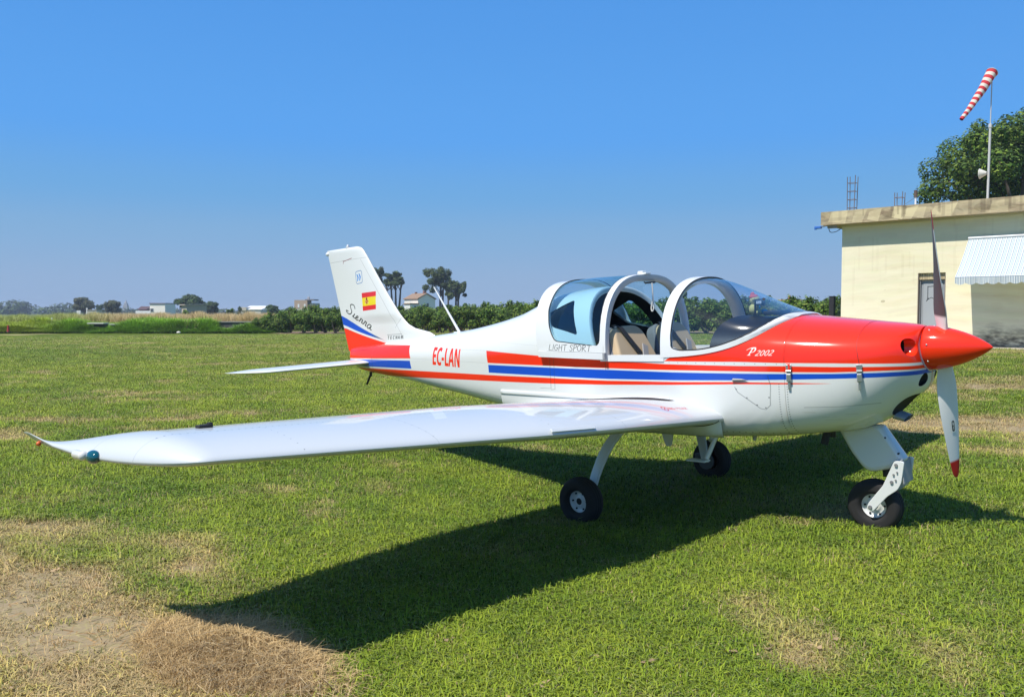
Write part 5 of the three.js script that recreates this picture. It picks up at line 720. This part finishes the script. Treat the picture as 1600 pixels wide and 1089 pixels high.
{
  const V = (x, y) => vOfY(x, y, canBase(x), canTop(x)[1], CN);
  const half = [P2(-2.437, 0.1), P2(-2.437, 0.3), P2(-2.437, V(-2.437, 1.5)), P2(-2.438, V(-2.438, 1.31)), P2(-2.442, V(-2.442, 1.268)), P2(-2.455, V(-2.455, 1.248)), P2(-2.485, V(-2.485, 1.238)), P2(-2.65, V(-2.65, 1.254)), P2(-2.86, V(-2.86, 1.276)), P2(-2.89, V(-2.89, 1.288)), P2(-2.92, V(-2.92, 1.325)), P2(-2.955, V(-2.955, 1.40)), P2(-2.985, V(-2.985, 1.52)), P2(-3.0, 0.3), P2(-3.0, 0.1)];
  const hole = [...half, ...half.slice().reverse().map((p) => P2(p.x, -p.y))];
  const out = [P2(-2.385, 1), P2(-2.385, 0.5), P2(-2.385, 0), P2(-2.385, -0.5), P2(-2.385, -1), P2(-3.065, -1), P2(-3.11, -0.7), P2(-3.13, -0.4), P2(-3.135, 0), P2(-3.13, 0.4), P2(-3.11, 0.7), P2(-3.065, 1)];
  const fr = aput('canopy_frame', sheet(out, [hole], canF, { off: 0.004, thick: 0.022, edge: 0.05 }), mWhite);
  const rows = [0, 1, 2, 3].map(() => []); for (let k = 0; k <= 60; k++) { const v = 1 - k / 30, b = canBase(-2.4), t = canTop(-2.4)[1]; rows[0].push(domePt(-2.384, v, b, t, CN, 0.002)); rows[1].push(domePt(-2.384, v, b, t, CN, -0.042)); rows[2].push(domePt(-2.43, v, b, t, CN, -0.046)); rows[3].push(domePt(-2.436, v, b, t, CN, -0.015)); } aput('canopy_hoop', skin(rows), std(0.62, 0.63, 0.65, 0.5), fr);
  aput('window_seal', gasket(hole, canF, 0.0045), mBlack, fr);
  aput('canopy_glass', sheet(hole.map((p) => p.clone()), [], canF, { off: -0.004, edge: 0.06 }), mGlassBlue);
  // rail along the foot, end block and catch on top
  const rail = []; for (const s of [1, -1]) { const r = [[], [], [], []]; for (const x of [-2.384, -2.7, -3.06]) { const b = canBase(x); r[0].push(V3(x, b.y + 0.048, s * (b.z + 0.006))); r[1].push(V3(x, b.y + 0.046, s * (b.z + 0.016))); r[2].push(V3(x, b.y + 0.002, s * (b.z + 0.016))); r[3].push(V3(x, b.y - 0.001, s * (b.z - 0.03))); } rail.push(skin(r).toNonIndexed()); } rail.forEach((g) => g.computeVertexNormals());
  rail.forEach((g) => aput('canopy_rail', g, mWhite));
  aput('rail_end', merge([box(0.02, 0.05, 0.03, -2.392, 1.162, 0.588, 0.004), box(0.02, 0.05, 0.03, -2.392, 1.162, -0.588, 0.004)]), mGrey);
  aput('canopy_catch', merge([box(0.085, 0.016, 0.07, -2.41, 1.764, 0.01, 0.005), box(0.05, 0.02, 0.05, -2.43, 1.776, 0.01, 0.005)]), mWhite);
  const txt = canvasTex(1024, 112, (c, W, H) => { c.fillStyle = '#dcdfdf'; c.fillRect(0, 0, W, H); c.strokeStyle = '#1c1d22'; c.scale(1.42, 1); strokeWord(c, 'LIGHT SPORT', 26, 98, 84, 0.10, 6.5, HAND, 0.17); });
  const pf = sheet([P2(-2.405, V(-2.405, 1.187)), P2(-2.97, V(-2.97, 1.203)), P2(-2.97, V(-2.97, 1.262)), P2(-2.405, V(-2.405, 1.236))], [], canF, { off: 0.0065, edge: 0.08, uvf: (p) => [(p.x + 2.97) / 0.565, (p.y - 1.186 - 0.016 * (-2.405 - p.x) / 0.565) / 0.06] });
  aput('canopy_lettering', pf, std(1, 1, 1, 0.42, { map: txt, ...gloss }), fr);
  // pull cord hanging in the opening
  const cord = new THREE.TubeGeometry(new THREE.CatmullRomCurve3([V3(-2.36, 1.69, -0.02), V3(-2.355, 1.64, -0.015), V3(-2.35, 1.56, -0.01), V3(-2.342, 1.49, 0.0), V3(-2.352, 1.465, 0.005), V3(-2.362, 1.49, 0.003), V3(-2.352, 1.56, -0.008), V3(-2.358, 1.68, -0.018)]), 40, 0.005, 6);
  aput('pull_cord', cord, std(0.6, 0.6, 0.58, 0.8));
  aput('latch_handle', merge([cyl(V3(-2.38, 1.695, -0.09), V3(-2.36, 1.69, 0.07), 0.008, 8), cyl(V3(-2.36, 1.69, 0.07), V3(-2.33, 1.695, 0.13), 0.005, 8)]), mBlack);
}
// ---- wings
const AIRFOIL = (t, cam, e = 0.5) => { const o = []; const N = 26; for (let i = 0; i <= N; i++) { const s = i / N, x = 0.5 - 0.5 * Math.cos(Math.PI * s); const fm = Math.pow(e / (e + 0.66), e) * Math.pow(0.66 / (e + 0.66), 0.66), yt = t / 2 * Math.pow(x, e) * Math.pow(1 - x, 0.66) / fm, p = 0.42, yc = x < p ? cam / p / p * (2 * p * x - x * x) : cam / (1 - p) ** 2 * (1 - 2 * p + 2 * p * x - x * x); o.push([x, yc + yt, yc - yt]); } return o; };
const wingY = (z) => 0.746 + 0.0795 * (z - 0.586);
const wingAt = (z) => { // leading edge x, trailing edge x, height of the chord line at the nose, thickness ratio
  const s = sstep(2.1, 2.3, z) * 1, tz = Math.max(0, z - 2.2) / 1.9;
  let le = -1.475 - 0.215 * tz, te = -2.875 + 0.215 * tz, y = wingY(z), th = 0.128 - 0.008 * tz, e = lerp(0.43, 0.53, sstep(0.8, 2.6, z));
  return { le, te, y, th, e };
};
function wingUpper(x, z) { const w = wingAt(z), c = w.le - w.te, q = clamp((w.le - x) / c, 0, 1), a = AIRFOIL(w.th, 0.028, w.e); let i = 0; while (i < a.length - 2 && a[i + 1][0] < q) i++; const t = (q - a[i][0]) / (a[i + 1][0] - a[i][0]); return w.y - 0.008 * q * c + lerp(a[i][1], a[i + 1][1], t) * c; }
function makeWing(side) {
  const zs = [0.5, 0.7, 0.9, 1.1, 1.3, 1.5, 1.7, 1.9, 2.1, 2.2, 2.3, 2.5, 2.7, 2.9, 3.1, 3.3, 3.5, 3.7, 3.85, 3.95];
  const up = [], lo = [];
  const row = (le, te, y, th, z, lift = 0) => { const c = le - te, a = AIRFOIL(th, 0.028, wingAt(z).e); up.push(a.map(([x, u]) => V3(le - x * c, y - 0.008 * x * c + u * c + lift * x * x, side * z))); lo.push(a.map(([x, , l]) => V3(le - x * c, y - 0.008 * x * c + l * c + lift * x * x, side * z))); };
  for (const z of zs) { const w = wingAt(z); row(w.le, w.te, w.y, w.th, z); }
  // upswept raked tip
  const w0 = wingAt(3.95);
  for (let i = 1; i <= 14; i++) { const t = i / 14, z = 3.95 + 0.31 * t, y = wingY(z);
    const le = w0.le - 0.03 * t - 1.15 * Math.pow(t, 3.0), te = w0.te - 0.23 * t * t - 0.02; row(le, te, y - 0.045 * t * t * (1 - Math.pow(t, 9)) + 0.05 * Math.pow(t, 9), lerp(w0.th, 0.06, t * t), z, 0.055 * t * t * t * (1 - Math.pow(t, 7))); }
  const uvU = (p) => [clamp((p.x - WI.x0) / WI.w, 0.001, 0.999), clamp((Math.abs(p.z) - WI.z0) / WI.d, 0.001, 0.999)], uvL = () => [0.985, 0.996];
  const g = merge([skin(up, false, side > 0 ? uvU : uvL), skin(lo, false, uvL), only(capFan([...up[up.length - 1], ...lo[lo.length - 1].slice().reverse()]))]);
  return aput('wing', g, mWing);
}
function wingLower(x, z) { const w = wingAt(z), c = w.le - w.te, q = clamp((w.le - x) / c, 0, 1), a = AIRFOIL(w.th, 0.028, w.e); let i = 0; while (i < a.length - 2 && a[i + 1][0] < q) i++; const t = (q - a[i][0]) / (a[i + 1][0] - a[i][0]); return w.y - 0.008 * q * c + lerp(a[i][2], a[i + 1][2], t) * c; }
const wings = {};
for (const side of [1, -1]) {
  const w = wings[side] = makeWing(side);
  const tip = (z) => wingY(z) - 0.030;
  // navigation light with its clear strobe behind it, at the fore corner of the tip
  const lens = new THREE.SphereGeometry(0.036, 20, 14); lens.scale(1.3, 0.8, 0.75); lens.translate(-2.275, tip(4.2) + 0.014, side * 4.195); aput('navigation_light', lens, side > 0 ? std(0.003, 0.075, 0.10, 0.08, { clearcoat: 1 }) : std(0.5, 0.02, 0.02, 0.08, { clearcoat: 1 }), w);
  const st = new THREE.CapsuleGeometry(0.021, 0.07, 6, 14); st.rotateZ(Math.PI / 2); st.translate(-2.375, tip(4.22) + 0.016, side * 4.214); aput('strobe_light', st, std(0.75, 0.72, 0.68, 0.1, { clearcoat: 1 }), w);
  aput('stall_strip', box(0.02, 0.007, 0.36, 0, 0, 0, 0.002).rotateZ(-0.9).rotateX(side * -0.0855).translate(-1.480, wingY(2.08) + 0.022, side * 2.08), mWhite, w);
  aput('fuel_cap', merge([box(0.04, 0.014, 0.06, -2.15, wingUpper(-2.15, 3.78) + 0.007, side * 3.78, 0.004), box(0.025, 0.022, 0.02, -2.15, wingUpper(-2.15, 3.75) + 0.011, side * 3.752, 0.004)]), mDark, w);
  const orange = new THREE.SphereGeometry(0.011, 10, 8); orange.translate(-2.79, tip(4.245) + 0.036, side * 4.243); aput('tip_marker', orange, std(0.65, 0.13, 0.03, 0.4), w);
  { const rows = []; for (let i = 0; i <= 14; i++) { const t = i / 14, x = lerp(-1.79, -2.5, t), z1 = lerp(0.69, 1.08, Math.min(1, t * 1.7)), row = []; for (let k = 0; k <= 6; k++) { const z = lerp(0.62, z1, k / 6); row.push(V3(x, wingUpper(x, z) + 0.0025, side * z)); } rows.push(row); } aput('walkway', skin(rows), std(0.055, 0.05, 0.055, 0.95, { specularIntensity: 0.1 }), w); }
  // fairing where the wing meets the fuselage
  const r = []; for (let i = 0; i <= 40; i++) { const x = lerp(-1.87, -3.60, i / 40), z0 = bodyZ(x, 0.86), row = [], aft = sstep(-2.75, -3.55, x), yl = lerp(wingUpper(Math.max(x, -2.86), 0.66), 0.70, aft), zl = lerp(0.665, bodyZ(x, 0.72) + 0.012, aft), st = 0.25 + 0.75 * sstep(-1.87, -1.95, x);
    row.push(V3(x, 0.872, side * (z0 + 0.001)), V3(x, 0.870, side * (z0 + 0.012 * st)), V3(x, 0.842, side * (z0 + 0.013 * st)), V3(x, 0.839, side * (z0 + 0.005)));
    for (let k = 0; k <= 7; k++) { const t = k / 7; row.push(V3(x, lerp(0.838, yl, 1 - Math.pow(1 - t, 1.9)), side * lerp(z0 + 0.005, zl, Math.pow(t, 1.9)))); } row[row.length - 1].y -= 0.01; r.push(row); }
  aput('wing_fairing', skin(r), mWhite, w);
  // belly fairing under the root
  const b = []; for (let i = 0; i <= 30; i++) { const x = lerp(-1.485, -2.95, i / 30), e = Math.sqrt(Math.max(0, 1 - Math.pow(1 - Math.min(1, i / 7), 2))) * (1 - sstep(0.8, 1, i / 30)), row = [], yt = x > -2.87 ? wingLower(Math.min(x, -1.479), 0.64) + 0.004 : 0.66; for (let k = 0; k <= 8; k++) { const t = k / 8; row.push(V3(x, lerp(0.606, yt, t), side * (lerp(0.50, 0.55, Math.pow(t, 0.35)) + 0.11 * e * Math.pow(t, 0.6)))); } b.push(row); } aput('root_fairing', skin(b), mWhite, w);
  const seal = new THREE.TubeGeometry(new THREE.CatmullRomCurve3([-2.35, -2.1, -1.85, -1.7, -1.6, -1.53, -1.49, -1.479].map((x, i) => V3(x, wingLower(x, 0.62) - 0.001, side * (0.66 - 0.07 * Math.pow(i / 7, 2))))), 40, 0.005, 6); aput('root_seal', seal, mBlack, w);
}
// ---- tail
const finLE = table([[2.322, -6.13], [2.312, -6.075], [2.295, -6.035], [2.24, -5.984], [1.986, -5.795], [1.739, -5.601], [1.532, -5.420], [1.44, -5.30], [1.385, -5.13], [1.355, -4.95], [1.30, -4.9], [1.185, -4.9]]);
{
  const te = (y) => -6.395 - 0.2665 * (y - 1.185), ys = []; for (let y = 1.185; y < 2.29; y += 0.045) ys.push(y); ys.push(2.295, 2.308, 2.317, 2.322);
  const half = (f0, f1) => ys.map((y, i) => { const le = finLE(y)[1], t0 = te(y), c = le - t0, th = 0.050 * lerp(1, 0.55, (y - 1.185) / 1.137) * (i > ys.length - 4 ? [0.75, 0.5, 0.1][i - ys.length + 3] : 1), fore = y < 1.5 ? 0.62 : 1; const row = [];
    for (let k = 0; k <= 24; k++) { const s = lerp(f0, f1, f0 < 0.1 ? Math.pow(k / 24, 1.7) : k / 24), yt = th * 2.0 * (1.4845 * Math.sqrt(s) - 0.63 * s - 1.758 * s * s + 1.4215 * s ** 3 - 0.518 * s ** 4) * fore; row.push(V3(le - s * c, y, yt)); }
    const b = row.map((p) => V3(p.x, p.y, -p.z)).reverse(); return [...row, ...b]; });
  const uv = (p) => [(p.x - FI.x0) / FI.w, (p.y - FI.y0) / FI.h];
  const wrap = (rows) => [skin(rows.map((q) => q.slice(0, 25)), false, uv), skin(rows.map((q) => q.slice(25)), false, uv)]; const fin = half(0.0005, 0.60), rud = half(0.6005, 1);
  aput('fin', merge([...wrap(fin), only(capFan(fin[fin.length - 1]))]), mFin);
  const rd = aput('rudder', merge([...wrap(rud), only(capFan(rud[0])), only(capFan(rud[rud.length - 1]))]), mFin);
  const tl = new THREE.SphereGeometry(0.022, 12, 10); tl.scale(1.4, 1, 0.8); tl.translate(-6.695, 2.285, 0); aput('tail_light', tl, mWhite, rd);
  aput('beacon', merge([cyl(V3(-6.30, 2.318, 0), V3(-6.30, 2.335, 0), 0.022, 12), (() => { const s = new THREE.SphereGeometry(0.014, 10, 8); s.translate(-6.30, 2.343, 0); return s; })()]), mWhite, rd);
  for (const side of [1, -1]) {
    const rows = [], zs = [0.03, 0.3, 0.6, 0.9, 1.15, 1.27, 1.35, 1.40, 1.435, 1.452]; zs.forEach((z, i) => { const e = Math.max(0, (z - 1.2) / 0.255), le = -5.87 - 0.04 * z / 1.45 - 0.36 * Math.pow(e, 2.4), tr = -6.47 - 0.0 * z, c = le - tr, a = AIRFOIL(0.095 * (1 - 0.55 * e * e), 0); rows.push([...a.map(([x, u]) => V3(le - x * c, 1.066 + u * c, side * z)), ...a.slice(1, -1).reverse().map(([x, , l]) => V3(le - x * c, 1.066 + l * c, side * z))]); });
    aput('stabilator', merge([skin(rows, true), only(capFan(rows[rows.length - 1])), only(capFan(rows[0]))]), mWhite);
    plane.children[plane.children.length - 1];
    aput('tab_hinge', box(0.05, 0.03, 0.02, -6.35, 1.04, side * 0.22), mBlack);
  }
  aput('tail_bumper', merge([cyl(V3(-6.0, 0.965, 0.0), V3(-6.10, 0.82, 0.0), 0.012, 8), box(0.02, 0.05, 0.02, -6.02, 0.93, 0)]), mBlack);
  const an = merge([cyl(V3(-4.57, 1.352, 0), V3(-4.9, 1.80, 0), 0.014, 10, 0.006), box(0.13, 0.018, 0.06, -4.56, 1.352, 0, 0.006), (() => { const s = new THREE.SphereGeometry(0.009, 8, 6); s.translate(-4.9, 1.80, 0); return s; })()]); aput('radio_antenna', an, mWhite);
}

// ---- undercarriage
function wheelParts(name, x, y, z, R, half, steer = 0) {
  const w = new THREE.Group(); w.name = name; w.position.set(x + AX, y, z); w.rotation.y = steer; plane.add(w);
  const prof = []; const rimR = R * 0.55; for (let i = 0; i <= 26; i++) { const a = -Math.PI * 0.86 + i / 26 * Math.PI * 1.72, c = Math.cos(a), s = Math.sin(a); prof.push(P2(R * 0.72 + R * 0.28 * Math.sign(c) * Math.pow(Math.abs(c), 0.62), half * Math.sign(s) * Math.pow(Math.abs(s), 0.8))); }
  prof.unshift(P2(rimR, -half * 0.62)); prof.push(P2(rimR, half * 0.62));
  const t = new THREE.LatheGeometry(prof, 56); t.rotateX(Math.PI / 2);
  const grooves = []; put('tyre', t, mTyre, w);
  for (const g of [-0.5, -0.18, 0.18, 0.5]) { const q = new THREE.TorusGeometry(R * (Math.abs(g) > 0.4 ? 0.968 : 0.994), 0.0035, 6, 56); q.translate(0, 0, g * half); grooves.push(q); } put('tread_groove', merge(grooves), std(0.006, 0.006, 0.006, 0.9), w);
  const rim = new THREE.LatheGeometry([P2(0.024, half * 0.36), P2(0.03, half * 0.38), P2(rimR * 0.42, half * 0.3), P2(rimR * 0.55, half * 0.16), P2(rimR * 0.78, half * 0.2), P2(rimR * 0.88, half * 0.5), P2(rimR * 0.97, half * 0.66), P2(rimR * 1.05, half * 0.68), P2(rimR * 1.06, half * 0.56)], 44); rim.rotateX(Math.PI / 2);
  const back = rim.clone(); back.scale(1, 1, -1); const bolts = []; for (let k = 0; k < 6; k++) { const a = k * Math.PI / 3; bolts.push(cyl(V3(rimR * 0.66 * Math.cos(a), rimR * 0.66 * Math.sin(a), half * 0.1), V3(rimR * 0.66 * Math.cos(a), rimR * 0.66 * Math.sin(a), half * 0.3), rimR * 0.07, 8)); }
  put('rim', rim, mWhite, w); put('rim', back, std(0.05, 0.05, 0.055, 0.6), w); put('hub', merge([cyl(V3(0, 0, -half * 0.34), V3(0, 0, half * 0.34), rimR * 0.36, 20)]), mDark, w); put('rim_bolts', merge(bolts), mDark, w);
  return w;
}
{
  const R = 0.168;
  for (const side of [1, -1]) {
    wheelParts('main_wheel', -2.42, 0.155, side * 0.905, R, 0.066, side > 0 ? 0 : Math.PI);
    const c = new THREE.CatmullRomCurve3([V3(-2.33, 0.66, side * 0.42), V3(-2.345, 0.60, side * 0.52), V3(-2.375, 0.50, side * 0.625), V3(-2.40, 0.36, side * 0.715), V3(-2.415, 0.25, side * 0.765), V3(-2.42, 0.15, side * 0.80)]), rows = [];
    for (let i = 0; i <= 30; i++) { const t = i / 30, p = c.getPoint(t), T = c.getTangent(t), n = V3(0, -T.z, T.y).normalize(), w = lerp(0.105, 0.072, t), h = lerp(0.015, 0.011, t), row = []; for (let k = 0; k < 16; k++) { const a = k / 16 * Math.PI * 2, cx = Math.cos(a), sy = Math.sin(a); row.push(V3(p.x, p.y, p.z).addScaledVector(V3(1, 0, 0), w / 2 * Math.sign(cx) * Math.pow(Math.abs(cx), 0.5)).addScaledVector(n, h * Math.sign(sy) * Math.pow(Math.abs(sy), 0.6))); } rows.push(row); }
    aput('main_gear_leg', skin(rows, true), mWhite);
    aput('brake_disc', merge([cyl(V3(-2.42, 0.155, side * 0.80), V3(-2.42, 0.155, side * 0.82), 0.072, 24), cyl(V3(-2.42, 0.155, side * 0.79), V3(-2.42, 0.155, side * 0.9), 0.02, 12), box(0.06, 0.05, 0.05, -2.49, 0.19, side * 0.815, 0.008)]), std(0.09, 0.09, 0.095, 0.55));
  }
  // nose leg in its blade fairing, trailing fork
  const out = [[-0.915, 0.64], [-0.64, 0.68], [-0.50, 0.470], [-0.508, 0.452], [-0.56, 0.405], [-0.70, 0.372], [-0.735, 0.378], [-0.775, 0.41], [-0.84, 0.50]];
  const pts = roundPoly(out, 0.03, 4), lay = []; const mid = V3(-0.71, 0.53, 0);
  for (const [s, z] of [[0.80, -0.055], [0.93, -0.05], [0.985, -0.036], [1, -0.015], [1, 0.015], [0.985, 0.036], [0.93, 0.05], [0.80, 0.055]]) lay.push(pts.map((p) => V3(mid.x + (p.x - mid.x) * s, mid.y + (p.y - mid.y) * s, z)));
  aput('nose_leg_fairing', merge([skin(lay, true), only(capFan(lay[0])), only(capFan(lay[lay.length - 1]))]), mWhite);
  aput('fairing_bolts', merge([[-0.612, 0.60], [-0.535, 0.505], [-0.64, 0.62]].map(([x, y]) => cyl(V3(x, y, 0.02), V3(x, y, 0.0545), 0.006, 8))), mDark);
  aput('shock_absorber', merge([cyl(V3(-0.62, 0.43, 0), V3(-0.615, 0.345, 0), 0.034, 16), cyl(V3(-0.62, 0.36, 0), V3(-0.56, 0.33, 0), 0.018, 10), cyl(V3(-0.95, 0.66, 0.05), V3(-0.955, 0.585, 0.05), 0.026, 14)]), mBlack);
  const fork = []; for (const s of [1, -1]) {
    const sh = new THREE.Shape(roundPoly([[-0.545, 0.462], [-0.490, 0.462], [-0.512, 0.33], [-0.535, 0.285], [-0.60, 0.235], [-0.690, 0.130], [-0.725, 0.145], [-0.712, 0.180], [-0.62, 0.298]], 0.014, 3));
    const e = new THREE.ExtrudeGeometry(sh, { depth: 0.008, bevelEnabled: true, bevelSize: 0.003, bevelThickness: 0.003, bevelSegments: 2 }); e.translate(0, 0, s * 0.088 - 0.004); fork.push(e);
  }
  aput('nose_fork', merge(fork), mWhite);
  aput('fork_plate', merge([box(0.008, 0.15, 0.165, 0, 0, 0, 0.003)]).rotateZ(0.10).translate(-0.505, 0.395, 0), mGrey);
  aput('fork_bolts', merge([[-0.535, 0.44, 0.010], [-0.53, 0.395, 0.005], [-0.552, 0.378, 0.006], [-0.565, 0.33, 0.010], [-0.54, 0.345, 0.005], [-0.703, 0.155, 0.012]].map(([x, y, r]) => cyl(V3(x, y, 0.085), V3(x, y, 0.104), r, 12))), std(0.20, 0.20, 0.21, 0.6));
  wheelParts('nose_wheel', -0.705, 0.150, 0, R, 0.066, 0.05);
  aput('nose_axle', cyl(V3(-0.705, 0.15, -0.1), V3(-0.705, 0.15, 0.1), 0.012, 12), mMetal);
  // boarding step, belly aerial
  aput('boarding_step', merge([cyl(V3(-1.60, 0.62, 0.40), V3(-1.66, 0.445, 0.455), 0.016, 10), cyl(V3(-1.63, 0.62, 0.36), V3(-1.64, 0.56, 0.41), 0.028, 10), box(0.15, 0.012, 0.075, -1.72, 0.432, 0.47, 0.004)]), mWhite);
  const fs = new THREE.Shape([P2(-2.135, 0.585), P2(-2.035, 0.585), P2(-2.055, 0.495), P2(-2.065, 0.478), P2(-2.095, 0.478), P2(-2.105, 0.495)]), fe = new THREE.ExtrudeGeometry(fs, { depth: 0.012, bevelEnabled: true, bevelSize: 0.003, bevelThickness: 0.004, bevelSegments: 2 }); fe.translate(0, 0, 0.27); aput('belly_aerial', fe, mWhite);
}
// ---- cabin
{
  const mBeige = std(0.50, 0.38, 0.24, 0.85), mSide = std(0.16, 0.165, 0.18, 0.8), mBelt = std(0.012, 0.012, 0.015, 0.75), mPad = std(0.30, 0.29, 0.28, 0.8);
  for (const z of [0.29, -0.325]) {
    const s = new THREE.Group(); s.name = 'seat'; plane.add(s);
    const shape = roundPoly([[-0.225, 0], [0.225, 0], [0.235, 0.34], [0.17, 0.62], [-0.17, 0.62], [-0.235, 0.34]], 0.09, 6), mk = (k, d, b) => { const g = new THREE.ExtrudeGeometry(new THREE.Shape(shape.map((p) => P2(p.x * k, 0.31 + (p.y - 0.31) * k))), { depth: d, bevelEnabled: true, bevelSize: b, bevelThickness: b, bevelSegments: 4 }); g.rotateY(Math.PI / 2); return g; };
    const place = (g, dx) => { g.translate(dx, 0, 0); g.rotateZ(0.42); g.translate(-2.17, 0.80, z); return g; };
    aput('seat_shell', place(mk(1, 0.05, 0.022), -0.10), mSide, s); aput('seat_back', place(mk(0.93, 0.035, 0.022), -0.03), mBeige, s);
    aput('cushion', box(0.44, 0.12, 0.44, -2.04, 0.78, z, 0.04), mBeige, s);
    for (const dz of [0.11]) { const strap = []; for (const [x, y, zz] of [[-0.10, 0.625, dz * 0.9], [-0.02, 0.645, dz * 0.9], [0.045, 0.60, dz], [0.05, 0.35, dz - 0.13], [0.05, 0.1, dz - 0.26]]) strap.push(V3(x, y, zz)); const a = strap.map((p) => p.clone().add(V3(0, 0, 0.024))), b = strap.map((p) => p.clone().add(V3(0, 0, -0.024))), c = b.map((p) => p.clone().add(V3(-0.004, 0, 0))); aput('seat_belt', place(skin([a, b, c]), 0), mBelt, s);
      aput('belt_pad', place(box(0.012, 0.24, 0.062, 0, 0, 0, 0.005).rotateX(-0.48).translate(0.056, 0.33, dz - 0.14), 0), mPad, s); }
  }
  const hood = []; for (let x = -1.21; x > -1.59; x -= 0.03) { const r = []; for (let a = 12; a <= 90; a += 6) r.push(bodyPt(x, a, -0.03)); for (let a = 84; a >= 12; a -= 6) r.push(bodyPt(x, a, -0.03, -1)); hood.push(r); }
  const last = hood[hood.length - 1], drop = last.map((p) => V3(p.x - 0.012, p.y - 0.03, p.z * 0.96)), inn = last.map((p) => V3(p.x + 0.05, p.y - 0.05, p.z * 0.92));
  aput('glareshield', skin([...hood, last.map((p) => p.clone()), drop, inn]), mBlack);
  const panel = []; for (const x of [-1.56]) { const r = []; for (let a = 12; a <= 90; a += 6) r.push(bodyPt(x, a, -0.055)); for (let a = 84; a >= 12; a -= 6) r.push(bodyPt(x, a, -0.055, -1)); r.push(V3(x + 0.03, 0.95, -0.49), V3(x + 0.03, 0.95, 0.49)); panel.push(only(capFan(r))); } const ip = aput('instrument_panel', merge(panel), mGrey);
  const dials = []; for (let k = 0; k < 10; k++) dials.push(cyl(V3(-1.555, 1.20 + (k % 2) * 0.1, -0.36 + Math.floor(k / 2) * 0.18), V3(-1.572, 1.20 + (k % 2) * 0.1, -0.36 + Math.floor(k / 2) * 0.18), 0.038, 18)); aput('dial', merge(dials), mDark, ip);
  for (const z of [0.27, -0.27]) aput('control_stick', merge([cyl(V3(-1.86, 0.66, z), V3(-1.90, 1.02, z), 0.011, 10), cyl(V3(-1.90, 1.0, z), V3(-1.91, 1.1, z), 0.017, 12)]), mBlack);
  aput('hood_box', box(0.13, 0.03, 0.16, -1.30, 1.42, 0.06, 0.01).translate(0, 0, 0), mBlack);
}
// ---- loose things in the cabin
{
  const rel = (x, y, z) => toWorld(x, y, z).toArray();
  const toy = thing('soft_toy', 'yellow soft toy with red cap sitting on the dashboard behind the windshield', 'soft toy', rel(-1.52, 1.408, -0.04)); toy.rotation.y = 0.4; toy.scale.setScalar(1.2);
  const felt = std(0.55, 0.50, 0.20, 0.95), blue = std(0.01, 0.30, 0.50, 0.9), red = std(0.62, 0.10, 0.08, 0.9), ball = (r, x, y, z, sx = 1, sy = 1, sz = 1) => { const g = new THREE.SphereGeometry(r, 18, 14); g.scale(sx, sy, sz); g.translate(x, y, z); return g; };
  put('body', merge([ball(0.032, 0, 0.034, 0, 1, 1.1, 1)]), felt, toy);
  put('head', merge([ball(0.030, 0.002, 0.088, 0), ball(0.012, 0.03, 0.082, 0, 1.2, 0.7, 1), ball(0.009, -0.004, 0.092, 0.03), ball(0.009, -0.004, 0.092, -0.03)]), felt, toy);
  put('cap', merge([ball(0.027, -0.004, 0.106, 0, 1, 0.62, 1), ball(0.013, -0.012, 0.122, 0)]), red, toy);
  for (const s of [1, -1]) { put('leg', merge([ball(0.017, 0.034, 0.016, s * 0.026, 1.7, 0.9, 0.9)]), felt, toy); put('arm', merge([ball(0.012, 0.014, 0.05, s * 0.036, 1.3, 1.5, 0.9)]), felt, toy); }
  put('bib', merge([ball(0.028, 0.007, 0.046, 0, 1, 0.8, 1.05), ball(0.016, 0.058, 0.022, 0.03, 1.2, 0.9, 1)]), blue, toy);
  const cam = thing('dash_camera', 'black dashboard camera on a bracket in front of the yellow soft toy', 'camera', rel(-1.455, 1.41, 0.03)); cam.rotation.y = 0.35;
  put('bracket', merge([box(0.012, 0.075, 0.026, -0.02, 0.04, 0, 0.003), box(0.05, 0.006, 0.04, -0.012, 0.004, 0, 0.002)]), mDark, cam);
  put('camera_body', merge([box(0.03, 0.042, 0.05, -0.008, 0.088, 0, 0.006), cyl(V3(0, 0.088, 0), V3(0.042, 0.09, 0), 0.024, 22), cyl(V3(0.03, 0.09, 0), V3(0.045, 0.09, 0), 0.0265, 22)]), mDark, cam);
  const lab = canvasTex(96, 48, (c) => { c.fillStyle = '#d6dbe2'; c.fillRect(0, 0, 96, 48); c.fillStyle = '#30343a'; c.fillRect(8, 14, 26, 8); c.fillRect(16, 26, 20, 6); c.fillRect(46, 24, 40, 10); }), lp = new THREE.PlaneGeometry(0.034, 0.018); lp.translate(0.006, 0.086, 0.0262); put('label', lp, std(1, 1, 1, 0.6, { map: lab }), cam);
  const bag = thing('small_bag', 'small green and red bag lying behind the seats in the cabin', 'bag', rel(-2.62, 1.12, 0.12)); bag.rotation.y = 0.4;
  const top = new THREE.SphereGeometry(0.13, 20, 14, 0, Math.PI * 2, 0, Math.PI / 2); top.scale(1.1, 0.75, 1); top.translate(0, 0.1, 0); put('flap', top, std(0.06, 0.28, 0.03, 0.8), bag); put('pouch', merge([cyl(V3(0, -0.04, 0), V3(0, 0.1, 0), 0.12, 20, 0.13)]), std(0.45, 0.02, 0.035, 0.8), bag);
}

// ---------------------------------------------------------------- draw
const renderer = new THREE.WebGLRenderer({ antialias: true });
renderer.toneMapping = THREE.LinearToneMapping; renderer.toneMappingExposure = EXPOSURE;
renderer.shadowMap.enabled = true; renderer.shadowMap.type = THREE.PCFSoftShadowMap;
renderer.setSize(1024, 696);
renderer.render(scene, camera);
